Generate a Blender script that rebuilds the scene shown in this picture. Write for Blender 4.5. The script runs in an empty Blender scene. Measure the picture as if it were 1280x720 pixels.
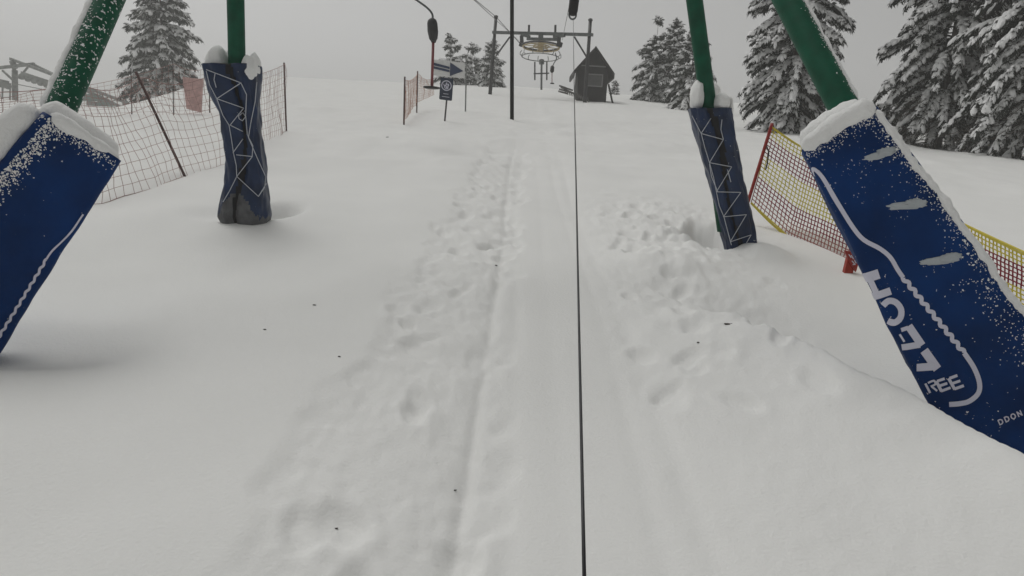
import bpy, math, random
import numpy as np
from mathutils import Vector, Matrix, noise as mnoise
from mathutils.bvhtree import BVHTree
R = math.radians
random.seed(7)
S = bpy.context.scene
COL = S.collection

# ---------------------------------------------------------------- camera, sky, sun, exposure
CAM_Z, PITCH, ROLL, FPX = 1.7, R(9.5), R(3.5), 914.0     # FPX: focal length in pixels of the 1280 wide photo
fw = Vector((0, math.cos(PITCH), -math.sin(PITCH)))
r0 = Vector((1, 0, 0)); u0 = Vector((0, math.sin(PITCH), math.cos(PITCH)))
rt = math.cos(ROLL)*r0 + math.sin(ROLL)*u0
up = math.cos(ROLL)*u0 - math.sin(ROLL)*r0
EYE = Vector((0, 0, CAM_Z))
cd = bpy.data.cameras.new('camera'); cam = bpy.data.objects.new('camera', cd); COL.objects.link(cam)
M = Matrix((rt, up, -fw)).transposed().to_4x4(); M.translation = EYE
cam.matrix_world = M
cd.sensor_width = 36; cd.lens = 36*FPX/1280; cd.clip_start = 0.05; cd.clip_end = 2000
S.camera = cam

SUN_EL, SUN_AZ = R(60), R(-40)
w = bpy.data.worlds.new('World'); S.world = w; w.use_nodes = True
nt = w.node_tree; nt.nodes.clear()
sky = nt.nodes.new('ShaderNodeTexSky'); sky.sky_type = 'NISHITA'; sky.sun_disc = False
sky.sun_elevation = SUN_EL; sky.sun_rotation = SUN_AZ; sky.dust_density = 8.0; sky.air_density = 1.0; sky.altitude = 1200
hs = nt.nodes.new('ShaderNodeHueSaturation'); hs.inputs['Saturation'].default_value = 0.0  # overcast
tn = nt.nodes.new('ShaderNodeMix'); tn.data_type = 'RGBA'; tn.blend_type = 'MULTIPLY'; tn.inputs['Factor'].default_value = 1.0
tn.inputs['B'].default_value = (1.0, 1.0, 0.99, 1)
bg = nt.nodes.new('ShaderNodeBackground'); bg.inputs['Strength'].default_value = 0.10
wo = nt.nodes.new('ShaderNodeOutputWorld')
nt.links.new(sky.outputs[0], hs.inputs['Color']); nt.links.new(hs.outputs[0], tn.inputs['A'])
nt.links.new(tn.outputs['Result'], bg.inputs['Color']); nt.links.new(bg.outputs[0], wo.inputs['Surface'])
sl = bpy.data.lights.new('sun', 'SUN'); sl.energy = 0.8; sl.angle = R(28); sl.color = (1, .985, .96)
so = bpy.data.objects.new('sun', sl); COL.objects.link(so); so.location = (0, 0, 40)
sd = Vector((math.sin(SUN_AZ)*math.cos(SUN_EL), math.cos(SUN_AZ)*math.cos(SUN_EL), math.sin(SUN_EL)))
so.rotation_euler = sd.to_track_quat('Z', 'Y').to_euler()
S.view_settings.view_transform = 'Standard'; S.view_settings.look = 'None'
S.view_settings.exposure = -0.33; S.view_settings.gamma = 1.0
S.cycles.volume_bounces = 3; S.cycles.max_bounces = 6; S.cycles.diffuse_bounces = 3
HAZE = 0.0023

# ---------------------------------------------------------------- helpers
def P(px, py, depth):
    return EYE + depth*(fw + (px-640)/FPX*rt + (360-py)/FPX*up)
def ray(px, py):
    return (fw + (px-640)/FPX*rt + (360-py)/FPX*up)
ORI = {}
def mat(name, col, rough=.6, metal=0., bump=0., bscale=40., var=0., vscale=3., flecks=None, spec=.5, coat=0.):
    m = bpy.data.materials.new(name); m.use_nodes = True
    n = m.node_tree.nodes; l = m.node_tree.links; b = n['Principled BSDF']
    b.inputs['Roughness'].default_value = rough; b.inputs['Metallic'].default_value = metal
    b.inputs['Specular IOR Level'].default_value = spec
    tc = n.new('ShaderNodeTexCoord')
    src = None
    if var > 0:
        t = n.new('ShaderNodeTexNoise'); t.inputs['Scale'].default_value = vscale; t.inputs['Detail'].default_value = 5
        l.new(tc.outputs['Object'], t.inputs['Vector'])
        cr = n.new('ShaderNodeValToRGB')
        cr.color_ramp.elements[0].position = .3; cr.color_ramp.elements[1].position = .7
        cr.color_ramp.elements[0].color = tuple(max(0, c*(1-var)) for c in col)+(1,)
        cr.color_ramp.elements[1].color = tuple(min(.95, c*(1+var)) for c in col)+(1,)
        l.new(t.outputs['Fac'], cr.inputs['Fac']); src = cr.outputs['Color']
    if flecks:   # (scale, threshold, patch scale, patch low, patch high): grains of snow stuck to the surface
        sc, th, psc, pl, ph = flecks
        t = n.new('ShaderNodeTexNoise'); t.inputs['Scale'].default_value = sc; t.inputs['Detail'].default_value = 2.5
        l.new(tc.outputs['Object'], t.inputs['Vector'])
        q = n.new('ShaderNodeTexNoise'); q.inputs['Scale'].default_value = psc; q.inputs['Detail'].default_value = 2
        l.new(tc.outputs['Object'], q.inputs['Vector'])
        mr = n.new('ShaderNodeMapRange'); mr.inputs['From Min'].default_value = .35; mr.inputs['From Max'].default_value = .65
        mr.inputs['To Min'].default_value = pl; mr.inputs['To Max'].default_value = ph
        l.new(q.outputs['Fac'], mr.inputs['Value'])
        ad = n.new('ShaderNodeMath'); ad.operation = 'ADD'; l.new(t.outputs['Fac'], ad.inputs[0]); l.new(mr.outputs[0], ad.inputs[1])
        m2 = n.new('ShaderNodeMapRange'); m2.inputs['From Min'].default_value = th; m2.inputs['From Max'].default_value = th+.04
        l.new(ad.outputs[0], m2.inputs['Value'])
        mx = n.new('ShaderNodeMix'); mx.data_type = 'RGBA'
        l.new(m2.outputs[0], mx.inputs['Factor'])
        if src is not None: l.new(src, mx.inputs['A'])
        else: mx.inputs['A'].default_value = tuple(col)+(1,)
        mx.inputs['B'].default_value = (.78, .78, .78, 1)
        src = mx.outputs['Result']
    if src is not None: l.new(src, b.inputs['Base Color'])
    else: b.inputs['Base Color'].default_value = tuple(col)+(1,)
    if bump > 0:
        t = n.new('ShaderNodeTexNoise'); t.inputs['Scale'].default_value = bscale; t.inputs['Detail'].default_value = 6
        l.new(tc.outputs['Object'], t.inputs['Vector'])
        bp = n.new('ShaderNodeBump'); bp.inputs['Strength'].default_value = bump; bp.inputs['Distance'].default_value = .02
        l.new(t.outputs['Fac'], bp.inputs['Height']); l.new(bp.outputs[0], b.inputs['Normal'])
    return m

MT = dict(
    snow=mat('snow_ground', (.84, .84, .82), .95, bump=.22, bscale=55, var=.02, vscale=1.0, spec=.15),
    snowcap=mat('snow_cap', (.84, .84, .83), .95, bump=.5, bscale=60, spec=.15),
    treesnow=mat('snow_on_needles', (.88, .88, .88), .95, spec=.1),
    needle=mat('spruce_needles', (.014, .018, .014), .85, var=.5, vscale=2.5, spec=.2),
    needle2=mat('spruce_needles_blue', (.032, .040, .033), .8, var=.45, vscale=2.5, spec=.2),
    bark=mat('spruce_bark', (.06, .045, .035), .9, bump=.6, bscale=30, var=.3),
    navy=mat('navy_tarpaulin', (.001, .027, .120), .65, bump=.25, bscale=14, var=.25, vscale=4, spec=.12, flecks=(60, .72, 2.2, -.04, .05)),
    navy_rough=mat('navy_tarpaulin_frosted', (.001, .027, .120), .65, bump=.25, bscale=14, var=.25, vscale=4, spec=.12, flecks=(62, .72, 2.0, -.04, .06)),
    navy2=mat('faded_navy_tarpaulin', (.006, .021, .066), .38, spec=.4, bump=.4, bscale=10, var=.4, vscale=5, flecks=(50, .76, 3, -.05, .06)),
    black=mat('black_seam', (.006, .006, .008), .7),
    greyskirt=mat('grey_frosted_skirt', (.085, .087, .092), .6, var=.4, vscale=12, bump=.4, bscale=20),
    green=mat('dark_green_paint', (.001, .074, .038), .5, var=.25, vscale=8, bump=.1, bscale=50, spec=.2),
    greenfleck=mat('dark_green_paint_with_snow_grains', (.001, .074, .038), .5, var=.25, vscale=8, spec=.2, flecks=(42, .615, 3, -.015, .03)),
    white=mat('white_print', (.62, .62, .72), .5),
    lace=mat('white_lace_cord', (.55, .57, .62), .7),
    steel=mat('grey_steel', (.10, .11, .11), .5, metal=.3, var=.25, vscale=6),
    frost=mat('frosted_steel', (.20, .21, .20), .7, var=.35, vscale=2),
    dark=mat('dark_steel', (.03, .03, .032), .5, metal=.2, var=.3, vscale=6),
    rope=mat('black_rope', (.010, .010, .013), .5),
    blackpole=mat('black_pole_paint', (.003, .003, .003), .7, spec=.1),
    wheelwood=mat('bullwheel_lining', (.42, .33, .18), .6, var=.2, vscale=3),
    hutwood=mat('black_stained_boards', (.018, .017, .017), .8, var=.35, vscale=5, bump=.3, bscale=30),
    hutroof=mat('dark_roof', (.022, .021, .021), .7, var=.3, vscale=5),
    shutter=mat('grey_shutter', (.085, .085, .085), .6, var=.15, vscale=6),
    trimgrey=mat('grey_trim', (.22, .22, .22), .6),
    oldwood=mat('frosted_old_wood', (.12, .115, .11), .85, var=.4, vscale=4),
    netdark=mat('brown_net_cord', (.36, .23, .21), .8),
    netmaroon=mat('maroon_net_cord', (.24, .010, .022), .7),
    netyellow=mat('yellow_net_cord', (.60, .50, .05), .7),
    netpink=mat('pale_red_net_cord', (.36, .14, .12), .7),
    orange=mat('faded_orange_net', (.46, .25, .18), .8),
    pinksheet=mat('faded_pink_sheet', (.62, .42, .40), .8, var=.2, vscale=6),
    redpost=mat('red_post', (.30, .018, .012), .5),
    redtag=mat('red_tag', (.36, .03, .012), .5, var=.2, vscale=20),
    signwhite=mat('white_sign_board', (.74, .74, .73), .6, var=.08, vscale=8),
    signnavy=mat('navy_sign_plate', (.012, .022, .052), .5),
    signblue=mat('dark_blue_print', (.010, .028, .085), .5),
    signpost=mat('sign_post', (.07, .065, .065), .7),
    redpole=mat('red_brown_tube', (.20, .035, .04), .5),
    disc=mat('black_rubber_disc', (.012, .010, .010), .6),
    bluegreen=mat('frosted_green_housing', (.17, .24, .22), .6, var=.2, vscale=2),
    frostthin=mat('thin_frost', (.42, .45, .47), .9),
    brownpost=mat('brown_post', (.075, .035, .032), .6),
    flake=mat('bark_flakes', (.05, .04, .035), .9),
)

class MB:
    def __init__(s): s.v = []; s.f = []; s.mi = []
    def add(s, vs, fs, m=0):
        o = len(s.v); s.v.extend([tuple(v) for v in vs])
        s.f.extend([tuple(i+o for i in f) for f in fs]); s.mi.extend([m]*len(fs))
    def tube(s, pts, rad, n=8, m=0, caps=True, up=None):
        pts = [Vector(p) for p in pts]
        if not hasattr(rad, '__len__'): rad = [rad]*len(pts)
        vs = []; fs = []; ref = None
        for i, p in enumerate(pts):
            t = (pts[min(i+1, len(pts)-1)] - pts[max(i-1, 0)]).normalized()
            if ref is None:
                a = Vector(up) if up else (Vector((0, 0, 1)) if abs(t.z) < .9 else Vector((1, 0, 0)))
                ref = (a - a.dot(t)*t).normalized()
            else:
                ref = (ref - ref.dot(t)*t).normalized()
            b = t.cross(ref)
            for k in range(n):
                an = 2*math.pi*(k+.5)/n
                vs.append(p + rad[i]*(math.cos(an)*ref + math.sin(an)*b))
        for i in range(len(pts)-1):
            for k in range(n):
                k2 = (k+1) % n
                fs.append((i*n+k, i*n+k2, (i+1)*n+k2, (i+1)*n+k))
        if caps:
            fs.append(tuple(range(n-1, -1, -1))); fs.append(tuple((len(pts)-1)*n+k for k in range(n)))
        s.add(vs, fs, m)
    def bar(s, a, b, wx, wy, m=0, side=None):
        """rectangular bar from a to b; side = direction of the wx width"""
        a = Vector(a); b = Vector(b); t = (b-a).normalized()
        sd_ = Vector(side) if side is not None else (Vector((0, 0, 1)) if abs(t.z) < .9 else Vector((1, 0, 0)))
        x = (sd_ - sd_.dot(t)*t).normalized(); y = t.cross(x)
        vs = []
        for p in (a, b):
            for q, r_ in ((-1, -1), (1, -1), (1, 1), (-1, 1)):
                vs.append(p + x*q*wx/2 + y*r_*wy/2)
        s.add(vs, [(0, 3, 2, 1), (4, 5, 6, 7), (0, 1, 5, 4), (1, 2, 6, 5), (2, 3, 7, 6), (3, 0, 4, 7)], m)
    def prism(s, poly, thick, m=0):
        """poly: 3D points, thick: vector"""
        n = len(poly); t = Vector(thick)
        vs = [Vector(p) for p in poly] + [Vector(p)+t for p in poly]
        fs = [tuple(range(n-1, -1, -1)), tuple(range(n, 2*n))] + [(i, (i+1) % n, n+(i+1) % n, n+i) for i in range(n)]
        s.add(vs, fs, m)
    def blob(s, c, rx, ry, rz, axes=None, amp=.18, freq=3., nu=14, nv=9, m=0, seed=0):
        c = Vector(c); X, Y, Z = axes if axes else (Vector((1, 0, 0)), Vector((0, 1, 0)), Vector((0, 0, 1)))
        vs = []; fs = []
        for j in range(nv+1):
            th = math.pi*j/nv
            for i in range(nu):
                ph = 2*math.pi*i/nu
                d = Vector((math.sin(th)*math.cos(ph), math.sin(th)*math.sin(ph), math.cos(th)))
                k = 1 + amp*mnoise.noise(d*freq + Vector((seed*7.3, seed*3.1, seed)))
                vs.append(c + k*(rx*d.x*X + ry*d.y*Y + rz*d.z*Z))
        for j in range(nv):
            for i in range(nu):
                i2 = (i+1) % nu
                fs.append((j*nu+i, (j+1)*nu+i, (j+1)*nu+i2, j*nu+i2))
        s.add(vs, fs, m)
    def lumptube(s, pts, rad, n=10, amp=.35, freq=6., m=0, seed=0, sub=10, flat=1.):
        """lumpy snow roll along a polyline, tapering to its ends"""
        pts = [Vector(p) for p in pts]; q = []
        for i in range(len(pts)-1):
            for k in range(sub): q.append(pts[i].lerp(pts[i+1], k/sub))
        q.append(pts[-1]); L = len(q)
        if not hasattr(rad, '__call__'):
            r_ = rad; rad = lambda t: r_
        o = len(s.v)
        rr = []
        for i in range(L):
            t = i/(L-1); e = min(1, min(t, 1-t)*L/2.5 + .12)
            rr.append(rad(t)*math.sqrt(e))
        s.tube(q, rr, n, m)
        for i in range(o, len(s.v)):
            ring = (i-o)//n; c = q[min(ring, L-1)]; v = Vector(s.v[i])
            k = 1 + amp*mnoise.noise(v*freq + Vector((seed*5.1, 0, seed))) + amp*.6*mnoise.noise(v*freq*3.1)
            s.v[i] = tuple(c + (v-c)*k)
    def build(s, name, mats, parent=None, loc=None, smooth=True, sharp=None):
        o0 = Vector(loc) if loc is not None else (ORI[parent.name] if parent is not None else Vector((0, 0, 0)))
        me = bpy.data.meshes.new(name)
        me.from_pydata([tuple(Vector(v)-o0) for v in s.v], [], s.f)
        if not isinstance(mats, (list, tuple)): mats = [mats]
        for k in mats: me.materials.append(MT[k])
        if len(mats) > 1: me.polygons.foreach_set('material_index', s.mi)
        if smooth: me.polygons.foreach_set('use_smooth', [True]*len(me.polygons))
        me.validate(); me.update()
        o = bpy.data.objects.new(name, me); COL.objects.link(o)
        if smooth and sharp:
            me.set_sharp_from_angle(angle=R(sharp))
        if parent is not None: o.parent = parent
        else: o.location = o0
        ORI[o.name] = o0
        return o

def thing(name, loc, label, cat, group=None):
    o = bpy.data.objects.new(name, None); COL.objects.link(o); o.location = loc
    o.empty_display_size = .2
    o['label'] = label; o['category'] = cat
    if group: o['group'] = group
    ORI[o.name] = Vector(loc)
    return o
def tag(o, label=None, cat=None, group=None, kind=None):
    if label: o['label'] = label
    if cat: o['category'] = cat
    if group: o['group'] = group
    if kind: o['kind'] = kind
    return o
def lerp(a, b, t): return a + (b-a)*t

# ---------------------------------------------------------------- terrain
TAN = math.tan(R(7))
def vnoise(x, y, seed=0):
    xi = np.floor(x).astype(np.int64); yi = np.floor(y).astype(np.int64)
    fx = x-xi; fy = y-yi
    def h(a, b):
        n = (a*374761393 + b*668265263 + seed*974634541) & 0xffffffff
        n = ((n ^ (n >> 13))*1274126177) & 0xffffffff
        return ((n ^ (n >> 16)) & 0xffff)/65535.0
    ux = fx*fx*fx*(fx*(fx*6-15)+10); uy = fy*fy*fy*(fy*(fy*6-15)+10)
    return (h(xi, yi)*(1-ux)+h(xi+1, yi)*ux)*(1-uy) + (h(xi, yi+1)*(1-ux)+h(xi+1, yi+1)*ux)*uy - .5
def sstep(a, b, x):
    t = np.clip((x-a)/(b-a), 0, 1); return t*t*(3-2*t)
def base_h(x, y):
    x = np.asarray(x, float); y = np.asarray(y, float)
    p = TAN*y
    p = np.where(y > 70, TAN*70 + (y-70)*TAN*.0 + (1-np.exp(-(y-70)/25))*TAN*25, p)
    p = np.where(y < -10, -10*TAN + (y+10)*.04, p)
    low = np.interp(y, [0, 15, 30, 60, 400], [1.2, 1.9, 2.6, 4.6, 4.7])
    low = np.minimum(p, low)
    b = sstep(0, 5, -(x+2+.38*y))*sstep(10, 26, y)
    p = p*(1-b) + low*b
    # beyond the crest everything rolls away
    p = p + 0.25*np.sin(x*.09+1.3)*sstep(25, 60, y)
    return p
def gz(x, y): return float(base_h(np.array([x]), np.array([y]))[0])
def G(px, py):
    d = ray(px, py); t = .5
    prev = t
    while t < 300:
        p = EYE + d*t
        if p.z < gz(p.x, p.y):
            a, b = prev, t
            for _ in range(30):
                m = (a+b)/2; p = EYE+d*m
                if p.z < gz(p.x, p.y): b = m
                else: a = m
            return EYE + d*b
        prev = t; t *= 1.02
    return EYE + d*120
def GX(px, dist):
    """ground point at forward distance dist that shows at column px (row is whatever the ground gives)"""
    py = 120
    for _ in range(12):
        p = P(px, py, dist); z = gz(p.x, p.y)
        py += (p.z - z)*FPX/dist
    p = P(px, py, dist); return Vector((p.x, p.y, gz(p.x, p.y)))
rng = np.random.default_rng(5)
stamps = []
def stamp_band(n, y0, y1, xc, hw, d0, d1, bias=1.):
    for _ in range(n):
        y = y0 + (y1-y0)*rng.random()**bias
        a, b = xc(y), hw(y)
        x = a + b*(rng.random()*2-1)
        stamps.append((x, y, .045+.045*rng.random(), .09+.09*rng.random(), rng.normal(0, .5), d0+(d1-d0)*rng.random()))
stamp_band(60, 1.6, 17, lambda y: -.52+.012*y, lambda y: .40, .018, .05, 1.0)
stamp_band(58, 3.7, 11.5, lambda y: 1.05+.06*y, lambda y: .5, .014, .042, 1.0)
stamp_band(14, 6, 10.5, lambda y: 1.9, lambda y: .5, .015, .05)
def seg_sd(x, y, pts):
    """signed distance to polyline (positive on its right side)"""
    best = np.full(x.shape, 1e9); sg = np.ones(x.shape)
    for (ax, ay), (bx, by) in zip(pts[:-1], pts[1:]):
        dx, dy = bx-ax, by-ay; L2 = dx*dx+dy*dy
        t = np.clip(((x-ax)*dx+(y-ay)*dy)/L2, 0, 1)
        d = np.hypot(x-ax-t*dx, y-ay-t*dy); c = (x-ax)*dy-(y-ay)*dx
        m = d < best; best = np.where(m, d, best); sg = np.where(m, np.sign(c), sg)
    return best*sg
RIDGE = [(2.75, 2.1), (2.42, 2.9), (2.08, 3.7), (1.72, 4.6), (1.35, 5.6)]
def full_h(x, y):
    h = base_h(x, y)
    near = sstep(60, 20, np.hypot(x, y))
    # wind-formed undulation and grain
    h = h + near*(.10*vnoise(x*.35, y*.35, 1) + .05*vnoise(x*.9, y*.6, 2) + .014*vnoise(x*2.3, y*1.7, 3))
    far = 1-near
    h = h + far*(.25*vnoise(x*.07, y*.07, 4))
    mid = sstep(10, 17, y)*sstep(75, 50, y)
    h = h + mid*(.11*vnoise(x*.55, y*.3, 51) + .05*vnoise(x*1.7, y*.8, 52) + .02*vnoise(x*4, y*2, 53))
    # groomed lane (pressed flat, with faint ski grooves)
    xl = x + .12*vnoise(x*0, y*.7, 41)
    lane = sstep(-.45, -.02, xl)*sstep(1.15, .65, xl)*near
    h = h - lane*.035
    for gx, gd, gw in ((-.15, .040, .035), (.02, .014, .05), (.30, .008, .06), (.62, .012, .05), (.80, .018, .06)):
        wob = .03*np.sin(y*.45+gx*9)
        h = h - gd*(.25+.9*(vnoise(y*.8+gx*3, x*0+gx, 31)+.5))*.7*np.exp(-((x-gx-wob)/gw)**2)*sstep(22, 12, y)*sstep(-3, 0, y)
    # trampled bands
    eb = np.abs(x+.50-.012*y) + .22*vnoise(x*2.1, y*1.6, 21) + .14*vnoise(x*6, y*5, 22)
    bl = sstep(.50, .36, eb)*sstep(22, 12, y)
    br = np.exp(-((x-1.15-.06*y)/.75)**4)*sstep(13, 9, y)*(.22+.78*sstep(3.4, 5.6, y))
    ch = .030*vnoise(x*5, y*4, 5) + .026*vnoise(x*11, y*9, 6) + .016*vnoise(x*25, y*22, 7)
    h = h + bl*(ch*(.5+.45*sstep(2.5, 6, y))-.025) + br*(ch*.9+.01)
    r3 = np.exp(-((x-1.9)/.8)**2 - ((y-9.3)/1.6)**2)
    h = h + r3*(.07*vnoise(x*7, y*6, 8)+.08*np.abs(vnoise(x*16, y*12, 9)))
    for (sx, sy, a, b, an, d) in stamps:
        m = (np.abs(x-sx) < .6) & (np.abs(y-sy) < .6)
        if not m.any(): continue
        dx = x[m]-sx; dy = y[m]-sy; c, s_ = math.cos(an), math.sin(an)
        q = ((dx*c+dy*s_)/a)**2 + ((-dx*s_+dy*c)/b)**2
        h[m] += -d*np.exp(-q**2.5) + .15*d*np.exp(-((np.sqrt(q)-1.5)/.3)**2)
    # ploughed up bank in front of the near right leg and the hollow behind it
    m = (np.abs(x-2.3) < 2.2) & (np.abs(y-4) < 3.6)
    xx, yy = x[m], y[m]
    sd_ = seg_sd(xx, yy, RIDGE) + .10*vnoise(xx*3, yy*3, 11)
    fall = np.exp(-((yy-4.0)/1.7)**4)*np.exp(-((np.maximum(sd_, 0))/1.15)**4)
    h[m] += (-.20*sstep(-.02, .26, sd_)*fall + .20*np.exp(-(np.minimum(sd_, 0)/.55)**2)*np.exp(-(np.maximum(sd_, 0)/.16)**2)*np.exp(-((yy-3.6)/1.7)**4)
             + .045*vnoise(xx*2.6, yy*2.6, 12)*np.exp(-(sd_/.8)**2)+.010*vnoise(xx*9, yy*9, 13)*np.exp(-(sd_/.6)**2))
    for (cx, cy, rx, ry, d) in HOLES:
        h = h - d*np.exp(-(((x-cx)/rx)**2 + ((y-cy)/ry)**2)**1.3)
    return h
g1 = G(347, 263); g2 = G(886, 296); g3 = G(905, 312); g4 = G(60, 440); g5 = G(285, 268); g6 = G(925, 318); g7 = G(835, 330); g8 = G(1182, 493)
HOLES = [(g1.x, g1.y, .20, .34, .42), (g2.x, g2.y, .24, .36, .50), (g3.x, g3.y, .25, .3, .06), (g4.x-.35, g4.y+.1, .8, .35, .12),
         (g5.x-.1, g5.y, .35, .3, .05), (g6.x+.25, g6.y-.1, .22, .3, -.09), (g7.x, g7.y, .45, .5, -.10), (g8.x-.02, g8.y-.05, .06, .07, -.06)]
def make_ground():
    half = R(46)
    th = np.concatenate([np.linspace(-half, half, 620), np.linspace(half, 2*math.pi-half, 90)[1:-1]])
    rr = [.35]
    while rr[-1] < 420: rr.append(rr[-1]*(1.0095 if 1.2 < rr[-1] < 30 else 1.035))
    rr = np.array(rr)
    Rr, Th = np.meshgrid(rr, th, indexing='ij')
    x = (Rr*np.sin(Th)).ravel(); y = (Rr*np.cos(Th)).ravel()
    z = full_h(x, y)
    nr, ntn = len(rr), len(th)
    x = np.append(x, 0.); y = np.append(y, 0.); z = np.append(z, z[:ntn].mean())
    me = bpy.data.meshes.new('snow_ground')
    co = np.stack([x, y, z], 1)
    i, j = np.meshgrid(np.arange(nr-1), np.arange(ntn), indexing='ij')
    j2 = (j+1) % ntn
    q = np.stack([i*ntn+j, i*ntn+j2, (i+1)*ntn+j2, (i+1)*ntn+j], -1).reshape(-1, 4)[:, ::-1]
    tri = np.array([(len(co)-1, k, (k+1) % ntn) for k in range(ntn)])[:, ::-1]
    nl = q.size + tri.size
    me.vertices.add(len(co)); me.vertices.foreach_set('co', co.ravel())
    me.loops.add(nl); me.loops.foreach_set('vertex_index', np.concatenate([q.ravel(), tri.ravel()]).astype(np.int32))
    me.polygons.add(len(q)+len(tri))
    ls = np.concatenate([np.arange(len(q))*4, q.size+np.arange(len(tri))*3]).astype(np.int32)
    me.polygons.foreach_set('loop_start', ls)
    me.polygons.foreach_set('use_smooth', np.ones(len(ls), bool))
    me.materials.append(MT['snow']); me.update(); me.validate()
    # make sure it faces up
    if me.polygons[1000].normal.z < 0: me.flip_normals()
    o = bpy.data.objects.new('snow_ground', me); COL.objects.link(o)
    tag(o, kind='structure'); return o
make_ground()
def fz(x, y): return float(full_h(np.array([float(x)]), np.array([float(y)]))[0])
def FG(px, py):
    g = G(px, py); return Vector((g.x, g.y, fz(g.x, g.y)))

# haze: one closed box of even density round everything
def make_haze():
    mb = MB(); L = 440; zb, zt = -22., 24.
    vs = [(sx*L, sy*L, z) for z in (zb, zt) for sx, sy in ((-1, -1), (1, -1), (1, 1), (-1, 1))]
    mb.add(vs, [(0, 3, 2, 1), (4, 5, 6, 7), (0, 1, 5, 4), (1, 2, 6, 5), (2, 3, 7, 6), (3, 0, 4, 7)])
    m = bpy.data.materials.new('snow_mist'); m.use_nodes = True
    n = m.node_tree.nodes; n.clear()
    out = n.new('ShaderNodeOutputMaterial'); v = n.new('ShaderNodeVolumePrincipled')
    v.inputs['Color'].default_value = (.97, .97, .95, 1); v.inputs['Density'].default_value = HAZE
    m.node_tree.links.new(v.outputs[0], out.inputs['Volume'])
    MT['haze'] = m
    o = mb.build('haze', 'haze', smooth=False); tag(o, kind='stuff')
make_haze()

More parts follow.
